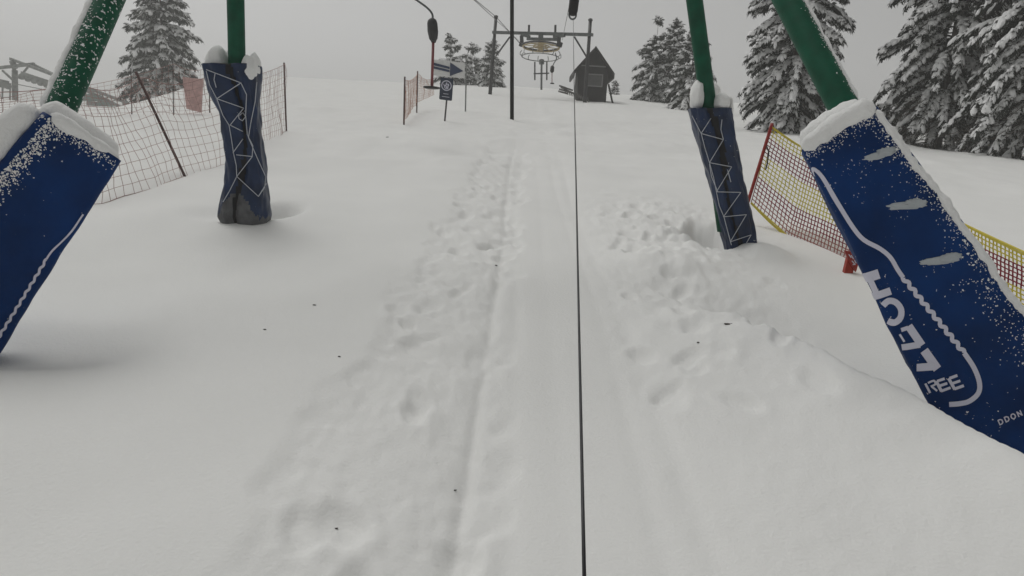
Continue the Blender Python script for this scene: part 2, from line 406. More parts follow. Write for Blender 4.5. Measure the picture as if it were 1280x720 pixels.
# ---------------------------------------------------------------- spruces
def spruce(name, base, H, rad, label, group, seed, whorls=24, per=7, droop=.45, clear=.05, mat_n='needle', snowiness=.75,
           twig=.42, bend=0., top_bare=0., dead=0, lean=0.):
    rnd = random.Random(seed)
    base = Vector(base) - Vector((0, 0, .15))
    root = thing(name, base, label, 'tree', group)
    tr = MB()
    def axis(z):
        t = z/H
        return base + Vector((bend*t*t*H + lean*z, .3*bend*t*H*t, z))
    tr.tube([axis(H*k/10) for k in range(11)], [max(.012, .013*H*(1-k/10)**1.1) for k in range(11)], 8)
    for k in range(dead):
        z = H*rnd.uniform(.03, clear+.10); az = rnd.uniform(0, 2*math.pi); L = rad*rnd.uniform(.35, .8)
        a = axis(z); d = Vector((math.cos(az), math.sin(az), -.25))
        pts = [a, a+d*L*.5+Vector((0, 0, .03)), a+d*L+Vector((0, 0, -.1*L))]
        tr.tube(pts, [.022, .014, .005], 4)
        for q in range(3):
            b = a+d*L*rnd.uniform(.4, .95); az2 = az+rnd.uniform(-1, 1)
            tr.tube([b, b+Vector((math.cos(az2), math.sin(az2), rnd.uniform(-.6, .1)))*L*.3], [.008, .003], 3)
    tr.build('trunk', 'bark', root)
    fo = MB(); sn = MB()
    fv, ff = fo.v, fo.f; sv, sf = sn.v, sn.f
    def spray(p0, d, L, w_, hang, bare=False):
        """one needle spray: a drooping ragged tongue of needles with a lump of snow on its back"""
        n = 4
        side = d.cross(Vector((0, 0, 1)))
        if side.length < 1e-3: side = Vector((1, 0, 0))
        side.normalize()
        roll = rnd.uniform(-.7, .7); side = (side*math.cos(roll) + Vector((0, 0, 1))*math.sin(roll)).normalized()
        pts = []; p = p0.copy(); dd = d.copy()
        for k in range(n+1):
            pts.append(p.copy()); p = p + dd*(L/n); dd = (dd + Vector((0, 0, -hang/n*1.6))).normalized()
        o = len(fv)
        for k, q in enumerate(pts):
            t = k/n; ww = w_*(.55+.9*t-1.25*t*t)*rnd.uniform(.75, 1.3)
            dn = Vector((0, 0, -ww*.55))
            fv.append(tuple(q + side*ww + dn)); fv.append(tuple(q)); fv.append(tuple(q - side*ww + dn))
        for k in range(n):
            a = o+3*k; ff.append((a, a+1, a+4, a+3)); ff.append((a+1, a+2, a+5, a+4))
        # ragged needle tips
        for k in range(n):
            q = pts[k].lerp(pts[k+1], rnd.random()); t = (k+.5)/n
            for s_ in (-1, 1):
                ln = w_*rnd.uniform(1.0, 2.0)*(1.1-.5*t)
                tip = q + side*s_*ln + (pts[k+1]-pts[k]).normalized()*ln*.7 + Vector((0, 0, -ln*rnd.uniform(.3, .9)))
                o = len(fv); fv.append(tuple(pts[k])); fv.append(tuple(pts[k+1])); fv.append(tuple(tip)); ff.append((o, o+1, o+2))
        if not bare and rnd.random() < snowiness:
            big = rnd.choice((.6, .8, 1., 1.25, 1.6))
            t0 = rnd.uniform(0, .25); t1 = rnd.uniform(.65, 1.0); m = 4; o = len(sv)
            hw = w_*rnd.uniform(.6, 1.0)*big
            sd2 = d.cross(Vector((0, 0, 1)))
            if sd2.length < 1e-3: sd2 = Vector((1, 0, 0))
            sd2.normalize()
            for k in range(m+1):
                t = t0+(t1-t0)*k/m; x = t*n; i0 = min(int(x), n-1); q = pts[i0].lerp(pts[i0+1], x-i0)
                e = math.sin(math.pi*(.12+.80*k/m))*rnd.uniform(.75, 1.2); a = hw*e
                sv.append(tuple(q + sd2*a - Vector((0, 0, a*.25)))); sv.append(tuple(q + sd2*a*.6 + Vector((0, 0, a*.5+.03))))
                sv.append(tuple(q - sd2*a*.6 + Vector((0, 0, a*.5+.03)))); sv.append(tuple(q - sd2*a - Vector((0, 0, a*.25))))
            for k in range(m):
                for c in range(3):
                    a = o+4*k+c; sf.append((a, a+1, a+5, a+4))
            sf.append((o, o+1, o+2, o+3)); a = o+4*m; sf.append((a+3, a+2, a+1, a))
    for wi in range(whorls):
        t = wi/(whorls-1); z = H*(clear + (1-clear-.01)*t**.92)
        if top_bare and (1-top_bare) < t < .97 and rnd.random() < .75: continue
        Lm = rad*((1-t)**.72)*(.55+.45*min(1, t*7)) + .10
        nb = max(4, int(per*(1-.35*t)))
        a0 = rnd.uniform(0, 6.28)
        for bi in range(nb):
            if rnd.random() < .07: continue
            az = a0 + 2*math.pi*bi/nb + rnd.uniform(-.3, .3); L = Lm*rnd.uniform(.68, 1.14)
            el = lerp(-.05, .55, t) + rnd.uniform(-.15, .12)
            d = Vector((math.cos(az)*math.cos(el), math.sin(az)*math.cos(el), math.sin(el)))
            p = axis(z + rnd.uniform(-.5, .5)*H/whorls); n = max(3, int(L/.28)); pts = [p.copy()]
            dp = droop*(1.15-.75*t)*rnd.uniform(.7, 1.25)
            for k in range(n):
                p = p + d*(L/n); pts.append(p.copy())
                d = (d + Vector((0, 0, -dp*1.5/n*(1.5-1.3*(k/n))))).normalized()
            # woody axis
            o = len(fv)
            for k, q in enumerate(pts):
                r_ = .02*(1-k/n)+.004
                fv.append(tuple(q+Vector((0, 0, r_)))); fv.append(tuple(q+Vector((r_, r_, -r_)))); fv.append(tuple(q+Vector((-r_, -r_, -r_))))
            for k in range(n):
                for c in range(3):
                    ff.append((o+3*k+c, o+3*k+(c+1) % 3, o+3*k+3+(c+1) % 3, o+3*k+3+c))
            # a long slab of snow lying along the bough
            if rnd.random() < snowiness*.75 and n >= 4:
                u0_, u1_ = rnd.uniform(.25, .5), rnd.uniform(.8, 1.0); m_ = 7; o = len(sv)
                wid = rnd.uniform(.045, .11)*min(1.2, .5+L*.25)*twig/.38
                for k in range(m_+1):
                    u = lerp(u0_, u1_, k/m_); x = u*n; i0 = min(int(x), n-1); q = pts[i0].lerp(pts[i0+1], x-i0)
                    sd2 = (pts[i0+1]-pts[i0]).cross(Vector((0, 0, 1)))
                    sd2 = sd2.normalized() if sd2.length > 1e-4 else Vector((1, 0, 0))
                    a = wid*math.sin(math.pi*(.10+.82*k/m_))*rnd.uniform(.6, 1.35); q = q+sd2*rnd.uniform(-.3, .3)*wid
                    sv.append(tuple(q+sd2*a-Vector((0, 0, a*.35)))); sv.append(tuple(q+sd2*a*.6+Vector((0, 0, a*.5+.03))))
                    sv.append(tuple(q-sd2*a*.6+Vector((0, 0, a*.5+.03)))); sv.append(tuple(q-sd2*a-Vector((0, 0, a*.35))))
                for k in range(m_):
                    for c in range(3):
                        a = o+4*k+c; sf.append((a, a+1, a+5, a+4))
                sf.append((o, o+1, o+2, o+3)); a = o+4*m_; sf.append((a+3, a+2, a+1, a))
            # side sprays
            ns = max(4, int(L/(twig*.27)))
            for k in range(ns):
                u = .22 + .78*(k+.5)/ns; x = u*n; i0 = min(int(x), n-1)
                q = pts[i0].lerp(pts[i0+1], x-i0); dir_ = (pts[i0+1]-pts[i0]).normalized()
                sd_ = dir_.cross(Vector((0, 0, 1))).normalized()
                for s_ in (-1, 1):
                    ang = rnd.uniform(.45, 1.05)*(1-.35*u)
                    dd = (dir_*math.cos(ang) + sd_*s_*math.sin(ang) + Vector((0, 0, rnd.uniform(-.35, .08)))).normalized()
                    spray(q, dd, twig*rnd.uniform(.65, 1.25)*min(1, .45+L*.45), twig*.20*rnd.uniform(.8, 1.3), rnd.uniform(.35, 1.2))
                    if rnd.random() < .35:
                        d3 = Vector((dd.x*.6+rnd.uniform(-.5, .5), dd.y*.6+rnd.uniform(-.5, .5), -rnd.uniform(.3, 1.0))).normalized()
                        spray(q, d3, twig*rnd.uniform(.5, .9), twig*.22, .3, True)
                    if rnd.random() < .18:
                        spray(q+Vector((0, 0, .02)), (dd+Vector((0, 0, .5))).normalized(), twig*rnd.uniform(.4, .7), twig*.18, .2)
            spray(pts[-1], (pts[-1]-pts[-2]).normalized(), twig*.7, twig*.17, .3)
    for k in range(5):
        spray(axis(H*(.985+.004*k)), Vector((rnd.uniform(-.3, .3), rnd.uniform(-.3, .3), 1)).normalized(), twig*.5, twig*.1, .1)
    fo.mi = [0]*len(ff); sn.mi = [0]*len(sf)
    fo.build('crown', mat_n, root, smooth=False)
    sn.build('snow_load', 'treesnow', root, smooth=True)
    return root

TG = 'snowy spruces along the slope'
spruce('spruce_tree', G(984, 164), 15.0, 2.5, 'tall snow-laden spruce between the two right-hand padded legs', TG, 3, whorls=44, per=11, droop=.7, clear=.02, twig=.38, snowiness=.92)
spruce('spruce_tree', G(1172, 182), 11.0, 3.0, 'big dark spruce with left edge against sky and bare twigs under its boughs', TG, 4, whorls=31, per=10, droop=.85, clear=.10, dead=110, twig=.38, snowiness=.88)
spruce('spruce_tree', G(1290, 198), 10.5, 3.3, 'nearest dark spruce at the right edge of the photo, heavy snow on drooping boughs', TG, 5, whorls=30, per=10, droop=.95, clear=.10, dead=110, twig=.38, snowiness=.88)
spruce('spruce_tree', GX(1250, 31), 12.0, 3.0, 'spruce standing behind the two big dark spruces at right', TG, 6, whorls=24, per=8, droop=.7, clear=.04, dead=16, twig=.6)
spruce('young_spruce', GX(1098, 27.5), 1.3, .75, 'small ragged spruce peeking out above the corner of the printed blue pad', TG, 16, whorls=9, per=5, droop=.3, twig=.34, snowiness=.5)
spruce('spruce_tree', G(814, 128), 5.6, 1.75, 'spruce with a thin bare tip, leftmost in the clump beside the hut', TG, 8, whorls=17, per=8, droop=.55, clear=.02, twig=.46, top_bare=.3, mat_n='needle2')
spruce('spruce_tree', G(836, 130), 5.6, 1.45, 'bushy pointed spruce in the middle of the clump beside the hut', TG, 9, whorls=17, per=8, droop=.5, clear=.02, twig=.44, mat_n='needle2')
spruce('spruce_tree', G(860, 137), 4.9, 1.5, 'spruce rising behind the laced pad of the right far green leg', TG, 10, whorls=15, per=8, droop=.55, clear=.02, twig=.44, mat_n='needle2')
lt = GX(203, 62)
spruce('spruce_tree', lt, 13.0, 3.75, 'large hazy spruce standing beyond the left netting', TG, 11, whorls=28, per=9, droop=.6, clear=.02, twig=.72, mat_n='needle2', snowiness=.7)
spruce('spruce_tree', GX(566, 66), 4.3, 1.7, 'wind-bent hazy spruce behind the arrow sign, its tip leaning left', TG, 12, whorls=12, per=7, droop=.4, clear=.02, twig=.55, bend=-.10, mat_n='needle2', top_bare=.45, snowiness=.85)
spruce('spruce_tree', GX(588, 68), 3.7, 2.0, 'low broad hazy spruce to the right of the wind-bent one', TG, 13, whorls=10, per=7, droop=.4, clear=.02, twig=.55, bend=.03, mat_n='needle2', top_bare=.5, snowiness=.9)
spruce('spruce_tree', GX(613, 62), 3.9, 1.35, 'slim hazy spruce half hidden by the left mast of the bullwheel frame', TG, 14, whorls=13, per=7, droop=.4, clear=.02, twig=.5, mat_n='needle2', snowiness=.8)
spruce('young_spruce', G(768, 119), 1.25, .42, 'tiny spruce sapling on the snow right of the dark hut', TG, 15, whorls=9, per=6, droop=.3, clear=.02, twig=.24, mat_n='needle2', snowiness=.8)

# ---------------------------------------------------------------- lift tower: four green legs
gl_far = G(308, 276); gr_far = G(924, 306)
def dep(p): return (Vector(p)-EYE).dot(fw)
dLF, dRF = dep(gl_far), dep(gr_far)
tower = thing('lift_tower', (-.3, 6, gz(-.3, 6)), 'dark green steel lift tower with four splayed tube legs over the track', 'lift tower')
LEGS = [  # two points on the tube axis
    (P(73, 143, 4.52), P(137, 0, 4.95), 'greenfleck'),
    (P(1055, 135, 4.42), P(984, 0, 4.85), 'green'),
    (P(296.5, 92, dLF-.28), P(294.5, 0, dLF-.45), 'green'),
    (P(885, 128, dRF-.28), P(868, 0, dRF-.5), 'green')]
tops = []
for a, b, m in LEGS:
    d = (b-a)/(b-a).z
    lo = a - d*(.35 if len(tops) < 2 else 1.35); hi = a + d*(5.7-a.z)
    tops.append(hi)
    mb = MB(); mb.tube([lo, a, lerp(a, b, .5), b, hi], .088 if len(tops) < 3 else .085, 20)
    lg = mb.build('leg', m, tower)
    if m == 'greenfleck': tag(lg, 'near left green leg dotted with stuck snow grains')
for a, b in ((0, 1), (2, 3), (0, 2), (1, 3)):
    mb = MB(); mb.bar(tops[a], tops[b], .16, .16); mb.build('head_beam', 'green', tower, smooth=False)
# snow lying along the windward side of the near legs
def legsnow(a, b, off, rad, seed):
    mb = MB(); d = (b-a)
    pts = [a + d*(k/8) + off for k in range(0, 13)]
    mb.lumptube(pts, rad, n=8, amp=.5, freq=9, seed=seed, sub=5)
    return mb.build('snow_strip', 'snowcap', tower)
legsnow(LEGS[0][0], LEGS[0][1], (-rt*.90+up*.43)*.080-fw*.035, .030, 1)
legsnow(LEGS[1][0], LEGS[1][1], (rt*.86+up*.50)*.074-fw*.040, .020, 2)
def tubegrains(a, b, side, n, spread, seed):
    """frozen grains scattered round a tube, thickest next to its snowy side"""
    rg = random.Random(seed); mb = MB(); d = (b-a); t = d.normalized()
    s0 = (side - side.dot(t)*t).normalized(); s1 = t.cross(s0)
    if s1.dot(EYE-a) < 0: s1 = -s1
    for _ in range(n):
        an = .35+abs(rg.gauss(0, spread)); k = rg.uniform(.02, 1.5)
        nn = s0*math.cos(an)+s1*math.sin(an); c = a + d*k + nn*.088; r_ = rg.uniform(.0018, .0052)
        u_ = t*rg.uniform(.8, 1.7); v_ = nn.cross(t)
        mb.add([c+u_*r_, c+v_*r_, c-u_*r_, c-v_*r_, c+nn*r_], [(0, 1, 4), (1, 2, 4), (2, 3, 4), (3, 0, 4)])
    mb.build('snow_grains', 'snowcap', tower)
tubegrains(LEGS[1][0], LEGS[1][1], rt*.86+up*.5, 700, .33, 5)
tubegrains(LEGS[0][0], LEGS[0][1], -rt*.9+up*.43, 350, .7, 6)

# ---------------------------------------------------------------- printed crash pads on the near legs
class FlatPad:
    """A mat wrapped round a leg: rounded-rectangle section, flat front, lofted along its axis."""
    def __init__(s, top, bot, w_top, w_bot, depth, r, face, extra=.5, seed=0):
        s.A = (top-bot).normalized(); s.B = bot - s.A*extra; s.L = (top-s.B).length
        f = face; s.N = (f - f.dot(s.A)*s.A).normalized(); s.U = s.A.cross(s.N)*-1
        if s.U.dot(rt) < 0: s.U = -s.U
        s.vis = (top-bot).length; s.wt, s.wb = w_top, w_bot; s.d, s.r, s.seed, s.extra = depth, r, seed, extra
    def w(s, q): return lerp(s.wb, s.wt, (q-s.extra)/s.vis)
    def disp(s, a, q):
        return .016*mnoise.noise(Vector((a*5, q*2.4, s.seed))) + .007*mnoise.noise(Vector((a*13+q*5, q*6-a*4, s.seed+3)))
    def surf(s, a, q, off=0.):
        w_ = s.w(q); r = s.r; d = s.d; f = w_/2-r; c = abs(a); sg = 1 if a >= 0 else -1
        arc = math.pi*r/2
        if c <= f: x, y, nx, ny = c, 0, 0, 1
        elif c <= f+arc:
            t = (c-f)/r; x = f+r*math.sin(t); y = -r+r*math.cos(t); nx, ny = math.sin(t), math.cos(t)
        elif c <= f+arc+d-2*r: x = w_/2; y = -r-(c-f-arc); nx, ny = 1, 0
        elif c <= f+2*arc+d-2*r:
            t = (c-f-arc-d+2*r)/r; x = f+r*math.cos(t); y = -d+r-r*math.sin(t); nx, ny = math.cos(t), -math.sin(t)
        else: x = f-(c-f-2*arc-d+2*r); y = -d; nx, ny = 0, -1
        k = s.disp(a, q)+off
        return s.B + s.A*q + s.U*sg*(x+nx*k) + s.N*(y+ny*k)
    def local(s, px, py):
        d = ray(px, py); t = (s.B-EYE).dot(s.N)/d.dot(s.N); p = EYE+d*t - s.B
        return p.dot(s.U), p.dot(s.A)
    def mesh(s, n=44):
        mb = MB(); vs = []; fs = []
        for i in range(n+1):
            q = s.L*i/n; w_ = s.w(q); f = w_/2-s.r; arc = math.pi*s.r/2; sd_ = s.d-2*s.r
            br = [0, f, f+arc, f+arc+sd_, f+2*arc+sd_, 2*f+2*arc+sd_]; ks = [7, 5, 5, 5, 6]
            a = []
            for b0, b1, k in zip(br[:-1], br[1:], ks): a += [lerp(b0, b1, j/k) for j in range(k)]
            a.append(br[-1]*.9999)
            full = [-v for v in a[::-1][:-1]] + a
            m = len(full)-1
            for v in full[:-1]: vs.append(s.surf(v, q))
        for i in range(n):
            for j in range(m):
                j2 = (j+1) % m
                fs.append((i*m+j, i*m+j2, (i+1)*m+j2, (i+1)*m+j))
        c = len(vs); vs.append(s.B+s.A*(s.L-.01)-s.N*s.d/2)
        for j in range(m): fs.append((n*m+j, n*m+(j+1) % m, c))
        mb.add(vs, fs); return mb
STROKE = [0]
def grains(mb, pad, spots, r0_, r1_):
    for a, q in spots:
        r_ = random.uniform(r0_, r1_)*(2 if random.random() < .07 else 1)
        c = pad.surf(a, q, r_*.3); k = random.uniform(.8, 1.8)
        an = random.uniform(0, 3.1); X = pad.U*math.cos(an)+pad.A*math.sin(an); Y = pad.N.cross(X)
        o = [c+X*r_*k, c+Y*r_, c-X*r_*k, c-Y*r_, c+pad.N*r_*.9]
        mb.add(o, [(0, 1, 4), (1, 2, 4), (2, 3, 4), (3, 0, 4)])
def stroke(mb, pad, pts, wpx, sub=6, across=2, closed=False):
    """a printed line: ribbon laid on the pad's surface, given as picture positions"""
    pts = [Vector((p[0], p[1])) for p in pts]; q = []
    for i in range(len(pts)-1):
        for k in range(sub): q.append(pts[i].lerp(pts[i+1], k/sub))
    q.append(pts[-1])
    STROKE[0] += 1; off = .0035 + .0004*(STROKE[0] % 7)
    vs = []; fs = []
    for i, p in enumerate(q):
        t = (q[min(i+1, len(q)-1)]-q[max(i-1, 0)]).normalized(); nn = Vector((-t.y, t.x))
        for j in range(across+1):
            e = p + nn*wpx*(j/across-.5)
            a, s_ = pad.local(e.x, e.y); vs.append(pad.surf(a, s_, off))
    m = across+1
    for i in range(len(q)-1):
        for j in range(across): fs.append((i*m+j, i*m+j+1, (i+1)*m+j+1, (i+1)*m+j))
    mb.add(vs, fs)
def smooth_path(pts, n=6):
    out = []
    for i in range(len(pts)-1):
        p0, p1, p2, p3 = [Vector(pts[max(0, min(len(pts)-1, k))]) for k in (i-1, i, i+1, i+2)]
        for k in range(n):
            t = k/n
            out.append(.5*((2*p1)+(-p0+p2)*t+(2*p0-5*p1+4*p2-p3)*t*t+(-p0+3*p1-3*p2+p3)*t**3))
    out.append(Vector(pts[-1])); return out
def wavy(a, b, n, amp):
    a = Vector(a); b = Vector(b); d = (b-a); nn = Vector((-d.y, d.x)).normalized(); out = []
    for k in range(n*8+1):
        t = k/(n*8); out.append(a+d*t+nn*amp*math.sin(t*n*2*math.pi))
    return out

PG = 'blue crash pads round the lift tower legs'
# --- near right pad
tR = P(1047, 160, 4.10); bR = P(1224, 447, 3.86)
fR = (EYE-(tR+bR)/2).normalized()*1 + Vector((.10, 0, 0))
padR = FlatPad(tR, bR, .445, .635, .36, .05, fR, extra=.85, seed=1)
basR = Vector((padR.B.x, padR.B.y, gz(padR.B.x, padR.B.y)))
rR = thing('crash_pad', basR, 'royal blue padded mat with white printed outline and letters on the near right green leg', 'crash pad', PG)
padR.mesh().build('padding', 'navy_rough', rR)
pr = MB()
Z = lambda x, y: (1060+x/3.6, 320+y/3.6)
stroke(pr, padR, smooth_path([(1012, 222), (1012, 215), (1017, 212), (1028, 222), (1046, 252), (1066, 284), (1080, 300), (1100, 311), (1113, 322), (1122, 337), (1129, 347)], 4), 5.6, sub=2)
stroke(pr, padR, wavy((1129, 347), (1205, 441), 10, 1.9), 5.2, sub=1)
stroke(pr, padR, smooth_path([(1205, 441), (1217, 459), (1224, 477), (1223, 491), (1212, 501), (1200, 504), (1186, 505)], 5), 6.2, sub=2)
for pts, wd in (
    ([Z(40, 112), Z(139, 80)], 44), ([Z(96, 100), Z(128, 166)], 30), ([Z(96, 190), Z(192, 157)], 34),
    ([Z(160, 222), Z(182, 202), Z(214, 208), Z(238, 238), Z(236, 276), Z(212, 298), Z(184, 290)], 28),
    ([Z(272, 314), Z(332, 402)], 36), ([Z(240, 332), Z(270, 322)], 18), ([Z(246, 410), Z(324, 398)], 28), ([Z(236, 350), Z(256, 384)], 8),
    ([Z(342, 424), Z(402, 508)], 40), ([Z(312, 500), Z(392, 496)], 34),
    ([Z(452, 550), Z(480, 600)], 14), ([Z(456, 550), Z(492, 537)], 13), ([Z(466, 574), Z(505, 561)], 12), ([Z(478, 598), Z(521, 583)], 13),
    ([Z(396, 562), Z(420, 608)], 14), ([Z(400, 562), Z(434, 551)], 12), ([Z(408, 584), Z(446, 572)], 12), ([Z(418, 607), Z(461, 592)], 12),
    ([Z(360, 570), Z(386, 560), Z(392, 576), Z(372, 586)], 9), ([Z(376, 586), Z(400, 606)], 9), ([Z(350, 572), Z(372, 614)], 9)):
    stroke(pr, padR, pts if len(pts) == 2 else smooth_path(pts, 3), wd/3.6, sub=4)
# small lettering near the foot: D D O N
def small(letter, i):
    o = Vector((1200+395/8, 470+492/8)); r_ = Vector((.917, -.398)); u_ = Vector((-.398, -.917)); o = o + r_*i*8.6
    F = lambda x, y: o + r_*x + u_*y
    W_, H_ = 5.6, 7.2
    sh = {'D': [[F(.6, 0), F(.6, H_)], [F(.6, H_-.6), F(3.4, H_-.7), F(5.2, H_*.72), F(5.2, H_*.28), F(3.4, .7), F(.6, .6)]],
          'O': [[F(W_/2+2.7*math.sin(k*math.pi/5), H_/2+3.1*math.cos(k*math.pi/5)) for k in range(11)]],
          'N': [[F(.6, 0), F(.6, H_)], [F(.6, H_-.6), F(5, .6)], [F(5, 0), F(5, H_)]]}[letter]
    for p in sh: stroke(pr, padR, p, 1.5, sub=3)
for i, ch in enumerate('DDON'): small(ch, i)
pr.build('printed_lettering', 'white', rR)
# snow on it: cap on the top edge, rime along the right edge, three streaks
sc = MB(); lt_, rt_ = -.235, .235
q0 = padR.L
sc.lumptube([padR.surf(-.22, q0, .0), padR.surf(0, q0+.02, -.03), padR.surf(.22, q0+.01, 0)], lambda t: .058, n=12, amp=.3, freq=7, seed=3, sub=12)
sc.lumptube([padR.B+padR.A*(q0+.02)-padR.N*.16-padR.U*.2, padR.B+padR.A*(q0+.03)-padR.N*.16, padR.B+padR.A*(q0+.02)-padR.N*.16+padR.U*.2], lambda t: .10, n=12, amp=.3, freq=6, seed=4, sub=10)
sc.build('snow_cap', 'snowcap', rR)
se = MB()
se.lumptube([padR.surf(padR.w(q)/2-.012, q, -.004) for q in np.linspace(padR.L-.02, .7, 16)], lambda t: .022, n=8, amp=.6, freq=22, seed=5, sub=7)
se.build('snow_strip', 'snowcap', rR)
for k, ((x0, y0), (x1, y1)) in enumerate((((1078, 199), (1122, 188)), ((1104, 259), (1168, 254)), ((1152, 329), (1206, 321)))):
    mb = MB(); a0, s0 = padR.local(x0, y0); a1, s1 = padR.local(x1, y1)
    hl = math.hypot(a1-a0, s1-s0)/2; ex = (padR.U*(a1-a0)+padR.A*(s1-s0)).normalized(); ey = padR.N.cross(ex)
    c = padR.surf((a0+a1)/2, (s0+s1)/2, 0)
    mb.blob(c, hl*1.08, .021, .007, axes=(ex, ey, padR.N), amp=.42, freq=2.1, nu=40, nv=14, seed=k+9)
    mb.blob(padR.surf(lerp(a0, a1, .7), lerp(s0, s1, .7)+.008, 0), hl*.5, .024, .009, axes=(ex, ey, padR.N), amp=.6, freq=3, nu=30, nv=12, seed=k+19)
    grains(mb, padR, [(lerp(a0, a1, random.random())+random.gauss(0, .02), lerp(s0, s1, random.random())+random.gauss(0, .016)) for _ in range(26)], .0014, .003)
    mb.build('snow_streak', 'frostthin', rR)
mb = MB(); gr = []
while len(gr) < 900:       # rime blown onto the lower right of the mat
    q = random.uniform(.4, padR.L-.05); e = abs(random.gauss(0, .11 if q < 1.25 else .035))
    gr.append((padR.w(q)/2-.02-e, q))
grains(mb, padR, gr, .0012, .0036); 
grains(mb, padR, [(random.uniform(-.22, .22), padR.L-.03-abs(random.gauss(0, .03))) for _ in range(240)], .0013, .0035)
mb.build('snow_grains', 'snowcap', rR)

# --- near left pad
tL = P(105, 171, 4.22); bL = P(-57, 388, 4.0)
fL = (EYE-(tL+bL)/2).normalized() + Vector((.16, 0, 0))
padL = FlatPad(tL, bL, .465, .61, .36, .05, fL, extra=.9, seed=2)
basL = Vector((padL.B.x, padL.B.y, gz(padL.B.x, padL.B.y)))
rL = thing('crash_pad', basL, 'royal blue padded mat on the near left green leg, thick snow down its left side', 'crash pad', PG)
padL.mesh().build('padding', 'navy', rL)
pl_ = MB()
stroke(pl_, padL, smooth_path([(104, 268), (84, 296), (66, 313), (58, 324)], 4), 2.6, sub=2)
stroke(pl_, padL, wavy((58, 324), (-14, 441), 12, 1.0), 3.4, sub=1)
pl_.build('printed_lettering', 'white', rL)
sc = MB(); q0 = padL.L
sc.lumptube([padL.surf(-.20, q0, -.02), padL.surf(0, q0+.005, -.02), padL.surf(.245, q0, -.015)], lambda t: .046-.016*t, n=12, amp=.35, freq=8, seed=13, sub=12)
sc.lumptube([padL.B+padL.A*(q0+.01)-padL.N*.17-padL.U*.24, padL.B+padL.A*(q0+.03)-padL.N*.17, padL.B+padL.A*q0-padL.N*.17+padL.U*.22], lambda t: .09-.02*t, n=12, amp=.3, freq=6, seed=14, sub=10)
sc.build('snow_cap', 'snowcap', rL)
sc = MB()
sc.lumptube([padL.B+padL.A*q-padL.U*(padL.w(q)/2+.03+.05*min(1, (q0-q)*2))-padL.N*.12 for q in np.linspace(padL.L+.0, .55, 12)], lambda t: .070+.10*min(1, t*1.5), n=18, amp=.22, freq=5, seed=15, sub=6)
grains(sc, padL, [(-padL.w(q)/2+.045+abs(random.gauss(0, .045)), q) for q in [random.uniform(.8, q0-.01) for _ in range(1500)]], .0016, .005)
grains(sc, padL, [(random.uniform(-.24, .22), q0-.02-abs(random.gauss(0, .035))) for _ in range(260)], .0015, .004)
sc.build('snow_bank', 'snowcap', rL)

